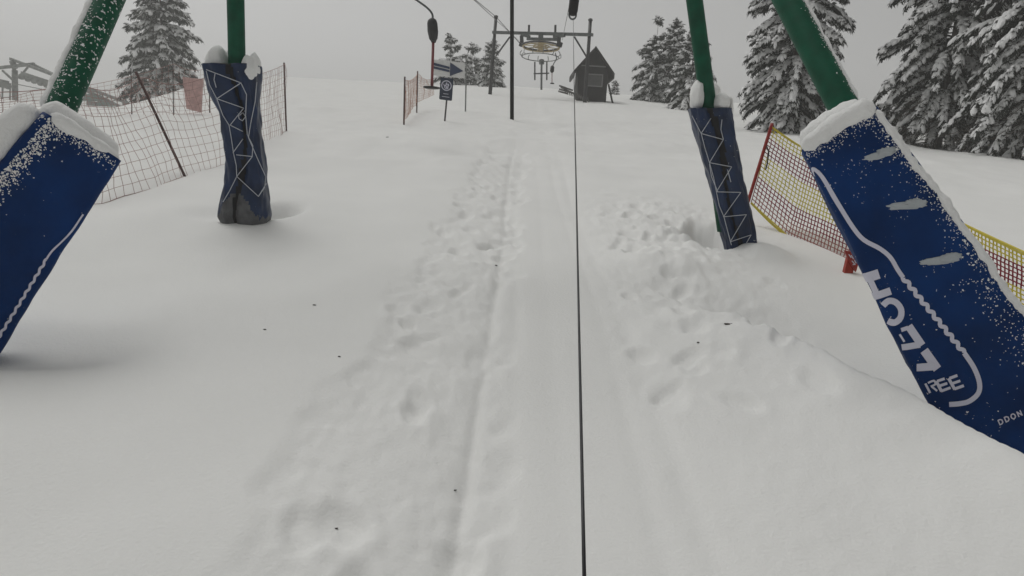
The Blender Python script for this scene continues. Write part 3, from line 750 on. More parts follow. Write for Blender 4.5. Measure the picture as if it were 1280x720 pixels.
# ---------------------------------------------------------------- laced pads on the far legs
def laced_pad(rows, depth_top, depth_bot, label, seed, notch, grey, laces, caps, sq):
    """rows: (left px, right px, y px) from top to bottom; laces: polylines in picture positions laid on the surface"""
    y0, y1 = rows[0][2], rows[-1][2]
    rings = []
    n = 110
    for i in range(n+1):
        t = i/n; x = t*(len(rows)-1); k = min(int(x), len(rows)-2); u = x-k
        l, r_, y = [lerp(rows[k][c], rows[k+1][c], u) for c in range(3)]
        # rows are not evenly spaced: t follows the rows
        dp = lerp(depth_top, depth_bot, (y-y0)/(y1-y0))
        pl, pr_ = P(l, y, dp), P(r_, y, dp)
        rings.append(((pl+pr_)/2, (pr_-pl)/2, (y-y0)/(y1-y0)))
    m = 96; mb = MB(); vs = []; fs = []; mi = []
    back = Vector((0, 1, 0))
    for i, (c, hx, t) in enumerate(rings):
        h = hx.length; ux = hx.normalized()
        for j in range(m):
            an = 2*math.pi*j/m; ca, sa = math.cos(an), math.sin(an)
            e = 2/3.2
            x = math.copysign(abs(ca)**e, ca); y = math.copysign(abs(sa)**e, sa)
            k = 1.
            d = (an-1.5*math.pi-notch(t)+math.pi) % (2*math.pi)-math.pi
            k -= .30*math.exp(-(d/.16)**2)
            k += .07*mnoise.noise(Vector((ca*2.2, sa*2.2, t*6+seed*9))) + .045*mnoise.noise(Vector((ca*5, sa*5, t*15+seed))) + .022*math.sin(an*7+4*math.sin(t*9+seed))
            vs.append(c + ux*h*x*k + back*h*.8*y*k)
    for i in range(n):
        t = rings[i][2]
        for j in range(m):
            j2 = (j+1) % m; fs.append((i*m+j, (i+1)*m+j, (i+1)*m+j2, i*m+j2))
            an = 2*math.pi*(j+.5)/m; d = (an-1.5*math.pi-notch(t)+math.pi) % (2*math.pi)-math.pi
            mi.append(1 if abs(d) < .09 else (2 if t > grey - .10 + .16*min(1, abs(d)/.8) + .03*mnoise.noise(Vector((an*6, t*9, 1))) else 0))
    c = len(vs); vs.append(rings[0][0]+Vector((0, 0, -.04)))
    for j in range(m): fs.append((j, (j+1) % m, c)); mi.append(0)
    mb.v = vs; mb.f = fs; mb.mi = mi
    b = rings[-1][0]
    root = thing('crash_pad', (b.x, b.y, gz(b.x, b.y)), label, 'crash pad', PG)
    mb.build('padding', ['navy2', 'black', 'greyskirt'], root)
    bvh = BVHTree.FromPolygons([tuple(v) for v in vs], fs)
    lc = MB()
    for pts in laces:
        q = []
        for i in range(len(pts)-1):
            a, b_ = pts[i], pts[i+1]; ns = max(2, int(math.hypot(a[0]-b_[0], a[1]-b_[1])/4))
            seg = []
            for k in range(ns+1):
                x, y = lerp(a[0], b_[0], k/ns), lerp(a[1], b_[1], k/ns)
                hit = bvh.ray_cast(EYE, ray(x, y).normalized())
                if hit[0] is not None: seg.append(hit[0] - ray(x, y).normalized()*.012)
            if len(seg) >= 2:
                # a taut cord: do not dip into the seam
                e0, e1 = seg[0], seg[-1]
                seg = [s_ if (s_-EYE).length < (e0.lerp(e1, k/(len(seg)-1))-EYE).length+.01 else e0.lerp(e1, k/(len(seg)-1)) for k, s_ in enumerate(seg)]
                lc.tube(seg, .0042, 5)
    lc.build('lacing', 'lace', root)
    sc = MB()
    for k, (px, py, dd, rx, ry, rz) in enumerate(caps):
        sc.blob(P(px, py, depth_top+dd), rx, ry, rz, amp=.20, freq=1.7, nu=26, nv=16, seed=seed*10+k)
    sc.build('snow_cap', 'snowcap', root)
    return root
A_ = lambda x, y: (230+x/2.88, 40+y/2.88)
laced_pad([(257, 322, 82), (259, 323, 98), (266, 323, 118), (276, 324, 140), (280, 325, 162), (283, 328, 185), (284, 331, 208), (284, 333, 230), (278, 335, 255), (277, 337, 270), (283, 334, 286)],
          dLF-.28, dLF, 'worn navy mat laced with white cord and grey skirt on the far left green leg', 3,
          lambda t: (.05 + .25*math.sin(t*5)), .86,
          [[A_(80, 135), A_(205, 183), A_(118, 240), A_(215, 274), A_(166, 335), A_(212, 358)],
           [A_(80, 140), A_(92, 190), A_(118, 240), A_(140, 300), A_(162, 335), A_(170, 380), A_(178, 435), A_(188, 480), A_(190, 520), A_(165, 570), A_(140, 612)],
           [A_(205, 183), A_(225, 225), A_(222, 300), A_(228, 370), A_(248, 410), A_(245, 450)],
           [A_(212, 385), A_(176, 435)], [A_(188, 442), A_(246, 448), A_(190, 520), A_(268, 592), A_(296, 545)],
           [A_(262, 180), A_(256, 250), A_(240, 330), A_(232, 380), A_(262, 450), A_(294, 520), A_(290, 560), A_(268, 592)],
           [A_(200, 300), A_(212, 290), A_(222, 305), A_(210, 320), A_(198, 312), A_(196, 296), A_(206, 288)],
           [A_(112, 148), A_(108, 172), A_(116, 200)]],
          [(273, 80, .02, .115, .16, .175), (264, 90, -.05, .05, .10, .08), (312, 88, -.06, .075, .11, .15), (318, 84, .05, .06, .1, .14), (290, 80, .25, .15, .1, .16)], 0)
B_ = lambda x, y: (840+x/2.88, 80+y/2.88)
laced_pad([(861, 912, 136), (865, 915, 152), (870, 918, 170), (876, 922, 192), (883, 926, 214), (889, 931, 236), (894, 936, 258), (899, 941, 280), (904, 945, 302), (908, 949, 320)],
          dRF-.30, dRF+.02, 'slim navy mat criss-crossed with white cord on the far right green leg', 5,
          lambda t: (-.10+.12*math.sin(t*7)), 2.,
          [[B_(140, 196), B_(105, 250), B_(185, 272), B_(135, 355), B_(215, 370), B_(160, 460), B_(248, 462), B_(185, 550), B_(268, 542), B_(210, 640), B_(285, 615), B_(262, 655)],
           [B_(72, 186), B_(105, 250), B_(118, 300), B_(135, 355), B_(150, 410), B_(160, 460), B_(170, 510), B_(187, 550), B_(200, 600), B_(214, 652)],
           [B_(180, 200), B_(176, 235), B_(185, 272)], [B_(135, 360), B_(142, 405), B_(165, 460)], [B_(200, 380), B_(212, 425)]],
          [(871, 121, .02, .068, .15, .17), (902, 129, -.03, .085, .14, .105), (911, 138, .02, .035, .11, .15), (884, 116, .25, .14, .12, .12)], 0)

# ---------------------------------------------------------------- nets
def net(name, label, cat, group, pts, cell, rows_mat, mats, r=.005, sag=0., seed=0, wob=1.):
    """pts: list of (foot, top) pairs along the fence; returns the mesh root's MB"""
    mb = MB(); rnd = random.Random(seed)
    L = [0.]
    for (f0, t0), (f1, t1) in zip(pts[:-1], pts[1:]): L.append(L[-1]+((Vector(f1)-Vector(f0)).length+(Vector(t1)-Vector(t0)).length)/2)
    def at(u, v):
        s_ = u*L[-1]; k = 0
        while k < len(L)-2 and s_ > L[k+1]: k += 1
        t = (s_-L[k])/(L[k+1]-L[k])
        f = Vector(pts[k][0]).lerp(Vector(pts[k+1][0]), t); tp = Vector(pts[k][1]).lerp(Vector(pts[k+1][1]), t)
        bow = 4*t*(1-t)
        p = f.lerp(tp, v); p.z -= sag*bow*(v**1.3)
        nz = wob*(mnoise.noise(Vector((s_*1.1, v*1.5, seed)))*.05 + mnoise.noise(Vector((s_*3, v*4, seed+5)))*.02)
        p += Vector((nz, nz*.3, .35*nz*v))
        return p
    nv = len(rows_mat)-1; nu = int(L[-1]/cell)
    ju = [[(i + (rnd.uniform(-1, 1)*.12 if 0 < i < nu else 0))/nu for i in range(nu+1)] for _ in range(nv+1)]
    grid = [[at(ju[j][i], j/nv) for i in range(nu+1)] for j in range(nv+1)]
    for j in range(nv+1):
        for i in range(0, nu, 1):
            pass
        mb.tube(grid[j], r*(1.6 if j in (0, nv) else 1), 3, rows_mat[j], caps=False)
    for i in range(nu+1):
        for j in range(nv):
            mb.tube([grid[j][i], grid[j+1][i]], r, 3, rows_mat[j+1 if j+1 < nv else j], caps=False)
    return mb
def raisez(p, h): return Vector((p.x, p.y, p.z+h))
# left net, from the far dark post towards the camera and out of the frame behind the near pad
fA, tA = FG(358, 164), P(355, 80, dep(G(358, 164)))
gB = G(231, 221); fB, tB = FG(231, 221), P(171, 92, dep(gB)+.35)
gC = G(131, 250); gM = G(282, 206)
fC = FG(131, 250); tC = P(98, 104, dep(gC)+.3)
fD = Vector((fC.x-1.6, fC.y-1.2, gz(fC.x-1.6, fC.y-1.2))); tD = raisez(fD, 1.30)
lf = thing('safety_net', fB, 'sagging brown mesh safety net on the left behind the laced pad', 'safety net')
mb = net('net', '', '', '', [(fD, tD), (fC, tC), (fB, tB+Vector((.0, .15, -.02))), (FG(282, 206), P(268, 92, dep(gM))), (fA, tA)], .165, [0]*12, ['netdark'], r=.0036, sag=.13, seed=2, wob=1.5)
mb.build('net', 'netdark', lf, smooth=False)
for a, b in ((fA, tA), (fB, tB)):
    mb = MB(); d = (b-a).normalized(); mb.tube([a-d*.2, a, b, b+d*.03], .019, 8); po = mb.build('post', 'brownpost', lf)
# second net further back, with a pale pink sheet hung on it
def gd(px, dist): return GX(px, dist)
b0, b1, b2, b3 = GX(-60, 15), GX(40, 17), GX(217, 19.5), GX(262, 20.5)
bf = thing('safety_net', b1, 'thin far mesh net in front of the hazy lone spruce at left', 'safety net')
mb = net('net', '', '', '', [(p, raisez(p, h)) for p, h in ((b0, .55), (b1, .62), (b2, 1.35), (b3, 1.3))], .16, [0]*10, ['netdark'], r=.004, sag=.12, seed=8)
mb.build('net', 'netdark', bf, smooth=False)
for p, h in ((b2, 1.42), (b3, 1.36), (GX(165, 18.8), 1.2)):
    mb = MB(); mb.tube([p-Vector((0, 0, .2)), raisez(p, h)], .013, 6); mb.build('post', 'signpost', bf)
# pink sheet
mb = MB(); n, m = 12, 10
dS = 19.9
for j in range(m+1):
    for i in range(n+1):
        u, v = i/n, j/m
        px = lerp(lerp(228, 254, u), lerp(233, 252, u), v); py = lerp(96+3*u, lerp(136, 141, u), v)
        p = P(px, py, dS+.03*math.sin(u*9+v*2)+.02*math.sin(v*11+u*3)); mb.v.append(tuple(p))
for j in range(m):
    for i in range(n):
        mb.f.append((j*(n+1)+i, (j+1)*(n+1)+i, (j+1)*(n+1)+i+1, j*(n+1)+i+1)); mb.mi.append(0)
k = len(mb.v); mb.v += [tuple(Vector(v)+Vector((0, .012, 0))) for v in mb.v]; F0 = list(mb.f)
for f in F0: mb.f.append(tuple(k+i for i in f[::-1])); mb.mi.append(0)
o = mb.build('pink_sheet', 'pinksheet', None, loc=P(240, 118, dS)); tag(o, 'faded pink sheet hanging on the thin far net below the lone spruce', 'sheet')

# right net: red and yellow bands
f1 = FG(926, 284); d1 = dep(G(926, 284)); t1 = P(964, 158, d1+.05)
f2 = G(1066, 331); d2 = dep(f2); f3 = G(1300, 452); d3 = dep(f3)
rowp = [(f1, t1)]
gm1 = G(985, 300)
rowp = [(P(939, 253, d1), t1), (P(985, 295, dep(gm1)+.1), P(1010, 188, dep(gm1)+.35)), (P(1068, 334, d2), P(1090, 222, d2+.25)),
        (P(1110, 368, d2-.5), P(1150, 250, d2-.25)), (P(1200, 405, d2-1.2), P(1205, 280, d2-1.0)), (P(1330, 462, d3-.1), P(1330, 338, d3))]
rn = thing('safety_net', f1, 'red and yellow banded safety net sagging behind the printed pad on the right', 'safety net')
rows = [1, 2, 2, 2, 0, 0, 0, 0, 1, 1, 1, 1, 1, 1, 0, 0, 0, 0, 0, 1, 1, 1]
mb = net('net', '', '', '', rowp, .060, rows, None, r=.0064, sag=.02, seed=4, wob=.35)
mb.build('net', ['netmaroon', 'netyellow', 'netpink'], rn, smooth=False)
mb = MB(); mb.tube([f1-(t1-f1)*.15, f1, t1, t1+(t1-f1)*.03], .021, 8); mb.build('post', 'redpost', rn)
mb = MB(); q = P(962, 186, d1-.03); mb.tube([P(958, 182, d1-.03), P(961, 190, d1-.03), P(959, 205, d1-.03), P(957, 212, d1-.03)], .009, 5); mb.build('tie', 'dark', rn)
# low yellow hem rope
mb = MB(); mb.tube(smooth_path([(f + Vector((0, 0, -.01))) for f, t in rowp], 6), .012, 6); mb.build('hem_rope', 'netyellow', rn)
mb = MB(); mb.tube(smooth_path([t for f, t in rowp], 6), .009, 6); mb.build('hem_rope', 'netyellow', rn)
# red foot tag of the net by the near right pad
dT = d2-.35
tg = thing('net_anchor', P(1058, 347, dT), 'small red anchor with white marks under the net beside the printed pad', 'net anchor')
mb = MB(); mb.prism([P(1054, 347, dT), P(1065, 346, dT), P(1069, 330, dT), P(1060, 322, dT)], Vector((0, .05, 0))); mb.build('foot', 'redtag', tg, smooth=False)
mb = MB(); mb.prism([P(1056, 313, dT-.02), P(1066, 315, dT-.02), P(1073, 330, dT-.02), P(1070, 340, dT-.02), P(1063, 330, dT-.02)], Vector((0, .03, 0)))
lb = mb.build('label_strap', 'redpost', tg, smooth=False)
mb = MB()
for a, b in (((1071, 318), (1074, 322)), ((1074, 319), (1077, 324)), ((1075, 326), (1079, 331)), ((1078, 325), (1080, 329)), ((1076, 331), (1079, 330))):
    mb.bar(P(a[0]-10, a[1], dT-.026), P(b[0]-10, b[1], dT-.026), .008, .006)
mb.build('white_mark', 'white', lb, smooth=False)

# faded orange net left of the signs
oA, oB = G(505, 156), G(521, 141)
of = thing('safety_net', oA, 'short faded orange net with two posts left of the arrow sign', 'safety net')
dA, dB = dep(oA), dep(oB)
oC = G(548, 134); dC = dep(oC)
mb = net('net', '', '', '', [(P(505, 152, dA), P(506, 99, dA)), (P(521, 128, dB), P(522, 92, dB)), (P(543, 118, dC), P(541, 98, dC))], .15, [0]*11, None, r=.0045, sag=.12, seed=11)
mb.build('net', 'orange', of, smooth=False)
for p, q in ((oA, P(506, 96, dA)), (oB, P(522, 89, dB))):
    mb = MB(); mb.tube([p-Vector((0, 0, .2)), q], .026, 8); mb.build('post', 'brownpost', of)

# ---------------------------------------------------------------- signs
gS = FG(555.5, 153); dS1 = dep(gS)
sg = thing('warning_sign', gS, 'small navy plate sign with white round emblem on a thin post', 'sign')
tp = P(560.5, 101, dS1)
mb = MB(); mb.tube([gS-Vector((0, 0, .2)), tp], .028, 8); mb.build('post', 'signpost', sg)
X = (P(567, 99, dS1)-P(551, 97, dS1)).normalized(); Y = (P(551, 97, dS1)-P(549, 124.5, dS1)).normalized(); Nn = X.cross(Y).normalized()
if Nn.dot(EYE-gS) < 0: Nn = -Nn
pc = (P(567, 99, dS1)+P(549, 124.5, dS1))/2 + Nn*.05
W2, H2 = (P(567, 99, dS1)-P(551, 97, dS1)).length/2, (P(551, 97, dS1)-P(549, 124.5, dS1)).length/2
def onp(c, x, y, o=0.): return c + X*x + Y*y + Nn*o
cr = .04
poly = []
for cx, cy, a0 in ((1, 1, 0), (-1, 1, 90), (-1, -1, 180), (1, -1, 270)):
    for k in range(4):
        a = R(a0+30*k); poly.append(onp(pc, cx*(W2-cr)+cr*math.cos(a), cy*(H2-cr)+cr*math.sin(a)))
mb = MB(); mb.prism(poly, -Nn*.02); pt = mb.build('plate', 'signnavy', sg, smooth=False)
mb = MB(); cy = H2*.30; rr_ = W2*.74
ring = [onp(pc, rr_*math.cos(a), cy+rr_*math.sin(a), .006) for a in np.linspace(0, 2*math.pi, 25)]
mb.tube(ring, .017, 5)
def sl_(pts, w_): 
    mb.tube([onp(pc, x*rr_, cy+y*rr_, .006) for x, y in pts], w_, 5)
sl_([(-.1, .55), (.05, .45)], .03); sl_([(.0, .4), (-.15, .0), (.05, -.35), (-.05, -.75)], .022); sl_([(-.15, .1), (-.5, -.15)], .016)
sl_([(.0, .3), (.4, .35), (.5, .0)], .016); sl_([(.35, .3), (.3, -.7)], .02); sl_([(-.6, .3), (-.25, -.6)], .014)
for yy, ww in ((-.45, .5), (-.72, .72)):
    mb.tube([onp(pc, -W2*ww*.8, H2*yy, .006), onp(pc, W2*ww*.8, H2*yy, .006)], .011, 4)
mb.build('emblem', 'white', pt, smooth=False)

gA = FG(583, 114); dA1 = 30.0
ar = thing('arrow_sign', GX(582, dA1), 'white board sign with dark blue arrow pointing right', 'sign')
gp = ORI[ar.name]
mb = MB(); mb.tube([gp-Vector((0, 0, .2)), P(583, 80, dA1+.06)], .03, 8); mb.build('post', 'frost', ar)
bp = [P(x, y, dA1) for x, y in ((540.5, 94), (581, 98), (581, 78.5), (541.5, 74))]
mb = MB(); mb.prism(bp, Vector((0, .03, 0))); brd = mb.build('board', 'signwhite', ar, smooth=False)
mb = MB(); D2 = dA1-.03
for poly in (((542, 85.6), (562, 90.4), (562, 87.6), (542, 82.7)), ((542, 81.6), (562, 86.4), (562, 83.6), (542, 78.2)), ((562.3, 95), (579, 88.8), (562.8, 78))):
    mb.prism([P(x, y, D2) for x, y in poly], Vector((0, .008, 0)))
mb.build('arrow', 'signblue', brd, smooth=False)

# ---------------------------------------------------------------- black pole on the track
gP = FG(640, 148); dP = dep(gP)
tpP = P(640, -150, dP+.0)
mb = MB(); mb.tube([gP + (gP-tpP)*.03, gP, lerp(gP, tpP, .5), tpP], .5*5.0/FPX*dP, 14)
o = mb.build('black_pole', 'blackpole', None, loc=gP, sharp=40); tag(o, 'straight plain black pole standing in the middle of the snow track', 'pole')

# ---------------------------------------------------------------- return station: mast frame and bullwheel
gML, gMR = G(612.5, 119), G(731, 131)
dM = 46.0
mL, mR = GX(612.5, dM), GX(731, dM-3.0)
dml, dmr = dep(mL), dep(mR)
tML, tMR = P(620, 21, dml), P(738, 25, dmr)
fr = thing('bullwheel_frame', (mL+mR)/2, 'dark two-mast portal frame carrying the return bullwheel before the hut', 'lift frame')
for a, b in ((mL, tML), (mR, tMR)):
    mb = MB(); d = (b-a).normalized(); mb.tube([a-d*.4, a, lerp(a, b, .55), lerp(a, b, .56), b], [.12, .12, .115, .105, .10], 10)
    mb.blob(b, .14, .14, .10, amp=.1)
    mb.build('mast', 'dark', fr)
def PM(px, py, dd=0.): return P(px, py, lerp(dml, dmr, (px-612)/(731-612))+dd)
cm = MB(); cm.bar(PM(616, 40.5), PM(741, 43.5), .17, .17); cm.build('crossbeam', 'steel', fr, smooth=False)
cm = MB(); cm.bar(PM(659, 48.5, -.1), PM(697, 49.5, -.1), .16, .16); cm.bar(PM(676, 41, -.1), PM(676, 55, -.1), .3, .16)
cm.bar(PM(652, 43, -.1), PM(662, 46, -.1), .18, .2); cm.bar(PM(692, 46, -.1), PM(706, 44, -.1), .18, .2); cm.build('carriage', 'steel', fr, smooth=False)
for x in (661, 694):
    cm = MB(); cm.bar(PM(x, 42), PM(x+.3, 31.5), .13, .13); cm.build('stub_post', 'dark', fr, smooth=False)
for a, b in (((637.5, 46), (620, 70)), ((718, 46), (735, 74))):
    cm = MB(); cm.bar(PM(*a), PM(*b), .08, .08); cm.build('brace', 'dark', fr, smooth=False)
# wheel
wc = PM(676.5, 57.5, -.1); wr = 23.5/FPX*dep(wc)
wh = MB(); NW = 40
def wp(an, r_, dz): return wc + Vector((math.cos(an)*r_, math.sin(an)*r_, dz - math.sin(an)*r_*.07))
wh.tube([wp(2*math.pi*k/NW, wr, .0) for k in range(NW+1)], .05, 6, caps=False)
wheel = wh.build('bullwheel', 'dark', fr)
wh = MB(); wh.tube([wp(2*math.pi*k/NW, wr*.97, -.09) for k in range(NW+1)], .04, 6, caps=False)
wh.tube([wp(2*math.pi*k/NW, wr*.42, -.03) for k in range(NW+1)], .04, 5, caps=False)
for k in range(8):
    a = 2*math.pi*k/8+.2; wh.bar(wp(a, .12, -.04), wp(a, wr*.95, -.05), .04, .05)
wh.tube([wc+Vector((0, 0, -.25)), wc+Vector((0, 0, .3))], .16, 12)
wh.build('spokes', 'wheelwood', wheel, smooth=False)
wh = MB(); lo_ = -.66
wh.tube([wp(2*math.pi*k/NW, wr*.98, lo_) for k in range(NW+1)], .03, 5, caps=False)
for k in range(12):
    a = 2*math.pi*k/12+.1
    wh.tube([wp(a, wr*1.02, -.35), wp(a, wr*1.10, lo_*.7), wp(a, wr*1.10, lo_*.9), wp(a, wr*.98, lo_)], .024, 5)
wh.build('rope_guard', 'frost', wheel)
for x0, x1, y0, y1 in ((652, 652.5, 45, 58), (699, 698, 46, 58)):
    wh = MB(); wh.bar(PM(x0, y0, -.1), PM(x1, y1, -.1), .22, .18); wh.bar(PM(x0-1.5, 55, -.2), PM(x0+2.5, 56, -.2), .28, .3); wh.build('guide_bracket', 'dark', fr, smooth=False)

# ropes
rb = MB(); hrp = [P(703, 52, dml-1.5), P(711, 0, 19.0), P(763, -260, 6.6), P(900, -900, 3.0)]
pR = [Vector(P(703, 50, 44.0)), Vector(P(765, -262, 6.3))]
dirR = (pR[1]-pR[0]); pR.append(pR[1]+dirR.normalized()*12)
rb.tube([pR[0], pR[0].lerp(pR[1], .5), pR[1], pR[2]], .011, 5)
pL = [Vector(P(654, 56, 45.0)), Vector(P(330, -240, 6.3))]
dirL = (pL[1]-pL[0]); pL.append(pL[1]+dirL.normalized()*12)
rb.tube([pL[0], pL[0].lerp(pL[1], .5), pL[1], pL[2]], .011, 5)
o = rb.build('haul_rope', 'dark', None, loc=pR[0]); tag(o, 'thin steel haul rope running overhead from the bullwheel', 'rope')
def rope_at(seg, dpt):
    a, b = seg[0], seg[1]; t = (dpt-dep(a))/(dep(b)-dep(a)); return a.lerp(b, t)
# stay line from the left mast top to the wheel
st = MB(); st.tube([P(560, -28, dml-8), tML, PM(655, 60, -.1)], .02, 5)
o = st.build('stay_cable', 'dark', None, loc=tML); tag(o, 'slanting stay cable over the top of the left mast', 'cable')

# rider's tow cable and its spool box
dBx = 11.0
bx = thing('spool_box', P(716, 20, dBx), 'dark cable spool box at the top edge above the tow cable', 'tow spool')
mb = MB()
a, b = P(715.5, 19, dBx), P(722, -32, dBx)
mb.tube([a, lerp(a, b, .1), lerp(a, b, .3), lerp(a, b, .85), b], [.045, .075, .075, .085, .05], 10)
mb.build('housing', 'disc', bx)
mb = MB(); c = P(715.8, 18, dBx)
mb.tube([c + (rt*math.cos(k*math.pi/8)*.055 + up*math.sin(k*math.pi/8)*.075) for k in range(17)], .014, 6, caps=False); mb.build('rope_eye', 'steel', bx)
mb = MB(); q = rope_at(pR, dBx-.6); mb.tube([b, lerp(b, q, .4)+Vector((.06, 0, 0)), q], .022, 8); mb.build('hanger_arm', 'steel', bx)
tc = MB(); s0 = P(716.6, 22, dBx); s1 = P(732, 800, .92)
tcp = []
for k in range(41):
    t = k/40; p = s0.lerp(s1, t); p.z -= .035*math.sin(math.pi*t); tcp.append(p)
# keep the line where the photo shows it
tc.tube(tcp, .0029, 6)
o = tc.build('tow_cable', 'rope', None, loc=s0); tag(o, 'taut black tow cable running down the middle of the track to the camera', 'cable')

# empty platter hanger on the left rope
dH = 15.5
hg = thing('platter_hanger', P(540, 111, dH), 'empty platter hanger with red tube and black disc near the arrow sign', 'lift hanger', 'platter hangers on the haul rope')
mb = MB(); q = rope_at(pL, dH+.2)
mb.tube(smooth_path([q, P(500, -14, dH), P(519, -1, dH), P(533, 9, dH), P(540, 17, dH), P(541, 25, dH)], 5), .022, 8); mb.build('hanger_arm', 'steel', hg)
mb = MB(); a, b = P(540, 23, dH), P(542, 53, dH)
mb.tube([a, lerp(a, b, .08), lerp(a, b, .2), lerp(a, b, .55), lerp(a, b, .85), lerp(a, b, .93), b], [.04, .09, .11, .115, .09, .06, .05], 12); mb.build('spool_housing', 'dark', hg)
mb = MB(); mb.tube([P(541.5, 53, dH), P(539.8, 109, dH)], .030, 10); mb.build('tube', 'redpole', hg)
mb = MB(); c = P(539.5, 109.5, dH); mb.tube([c+Vector((0, 0, -.025)), c+Vector((0, 0, -.015)), c+Vector((0, 0, .015)), c+Vector((0, 0, .03))], [.12, .175, .175, .05], 24); mb.build('disc', 'disc', hg)
# a second one, far, at the bullwheel
dH2 = 42.
hg2 = thing('platter_hanger', P(690, 103, dH2), 'tiny far platter hanger just right of and below the bullwheel', 'lift hanger', 'platter hangers on the haul rope')
mb = MB(); mb.tube(smooth_path([P(694, 66, dH2), P(695.5, 73, dH2), P(692, 80, dH2), P(690.5, 84, dH2)], 4), .03, 6); mb.build('hanger_arm', 'steel', hg2)
mb = MB(); mb.tube([P(690.5, 82, dH2), P(690.5, 84, dH2), P(690, 89, dH2), P(690, 91, dH2)], [.05, .12, .12, .05], 10); mb.build('spool_housing', 'disc', hg2)
mb = MB(); mb.tube([P(690, 91, dH2), P(690, 103, dH2)], .025, 6); mb.build('tube', 'redpole', hg2)
mb = MB(); c = P(690.3, 104, dH2); mb.tube([c+Vector((0, 0, -.04)), c, c+Vector((0, 0, .03))], [.10, .13, .06], 14); mb.build('disc', 'disc', hg2)

# far tension post behind the wheel
dF = 60.0
gF = GX(677, dF)
tf = thing('tension_post', gF, 'small H-shaped steel stand behind the bullwheel', 'steel stand')
mb = MB(); mb.bar(gF-Vector((0, 0, .3)), P(677, 74, dF), .16, .16); mb.tube([P(677, 80, dF), P(677, 75, dF)], [.22, .22], 10); mb.build('column', 'steel', tf, smooth=False)
for x in (668.5, 683.5):
    mb = MB(); mb.bar(P(x, 100, dF), P(x, 77.5, dF), .12, .12); mb.build('upright', 'dark', tf, smooth=False)
mb = MB(); mb.bar(P(667, 92.2, dF-.14), P(686.5, 91.5, dF-.14), .10, .10); mb.build('crossbar', 'dark', tf, smooth=False)

# ---------------------------------------------------------------- hut
dHt = 45.0
hb = GX(739, dHt)
hut = thing('lift_hut', hb, 'small black timber hut with steep gable roof and grey shuttered window', 'hut')
ux = (P(758, 98, dHt)-P(721, 98, dHt)).normalized(); ux.z = 0; ux.normalize(); uy = Vector((-ux.y, ux.x, 0)); uz = Vector((0, 0, 1))
sc_ = dHt/FPX
def HP(x, y, z): return hb + ux*x + uy*y + uz*z
hw = 18.3*sc_; ev = 41*sc_; rg = 66*sc_; Dp = 2.4
mb = MB()
mb.prism([HP(-hw, 0, -.4), HP(hw, 0, -.4), HP(hw, 0, ev), HP(0, 0, rg-.18), HP(-hw, 0, ev)], uy*Dp); mb.build('wall', 'hutwood', hut, smooth=False)
# board battens on the gable wall
mb = MB()
for k in range(13):
    x = -hw+.09+k*(2*hw-.18)/12; zt = ev + (rg-.2-ev)*(1-abs(x)/hw) - .12
    mb.bar(HP(x, -.008, -.3), HP(x, -.008, zt), .03, .02, side=ux)
mb.build('batten', 'hutwood', hut, smooth=False)
eo = 25.5*sc_; ez = 34.5*sc_
mb = MB(); th = .10
for s_ in (-1, 1):
    prof = [(0, rg), (s_*eo, ez + .02), (s_*eo, ez - .30), (s_*(eo-.10), ez-.30), (s_*(eo-.12), ez - .02), (0, rg-th*1.6)]
    mb.prism([HP(x, -.38, z) for x, z in prof], uy*(Dp+.7))
rf = mb.build('roof', 'hutroof', hut, smooth=False)
# gable infill boards under the roof line
mb = MB(); mb.bar(HP(-15.5*sc_, -.03, 43*sc_), HP(15*sc_, -.03, 43*sc_), .07, .05); mb.build('gable_board', 'trimgrey', hut, smooth=False)
x0, x1, z0, z1 = -8.5*sc_, 11*sc_, 19*sc_, 33*sc_
mb = MB(); mb.bar(HP(x0, -.04, z0), HP(x1, -.04, z0), .07, .06); mb.bar(HP(x0, -.04, z1), HP(x1, -.04, z1), .07, .06)
mb.bar(HP(x0-.035, -.04, z0-.035), HP(x0-.035, -.04, z1+.035), .07, .062); mb.bar(HP(x1+.035, -.04, z0-.035), HP(x1+.035, -.04, z1+.035), .07, .062)
wf = mb.build('window', 'trimgrey', hut, smooth=False)
mb = MB(); mb.prism([HP(x0, -.025, z0+.036), HP(x1, -.025, z0+.036), HP(x1, -.025, z1-.036), HP(x0, -.025, z1-.036)], uy*.02); mb.build('shutter', 'shutter', wf, smooth=False)
mb = MB(); mb.bar(HP(hw+.05, -.2, 22*sc_), HP(hw+.42, -.2, -.1), .10, .10); mb.build('prop', 'hutwood', hut, smooth=False)
# lumber rack beside the hut
lr = thing('wooden_rack', GX(708, dHt-1), 'snowy wooden railing lying at the left foot of the dark hut', 'wooden rack')
mb = MB()
for a, b in (((699, 107), (716, 113)), ((699, 111.5), (722, 118)), ((701, 109), (728, 122)), ((698, 114), (709, 117))):
    mb.bar(P(a[0], a[1], dHt-1.2), P(b[0], b[1], dHt-.9), .09, .06)
mb.build('rail', 'oldwood', lr, smooth=False)
mb = MB()
for k in range(12):
    x = 706+k*2.6; y = 112+k*.9; mb.bar(P(x, y, dHt-1.3), P(x+1.5, y+5.5, dHt-1.3), .06, .05)
mb.build('slat', 'oldwood', lr, smooth=False)

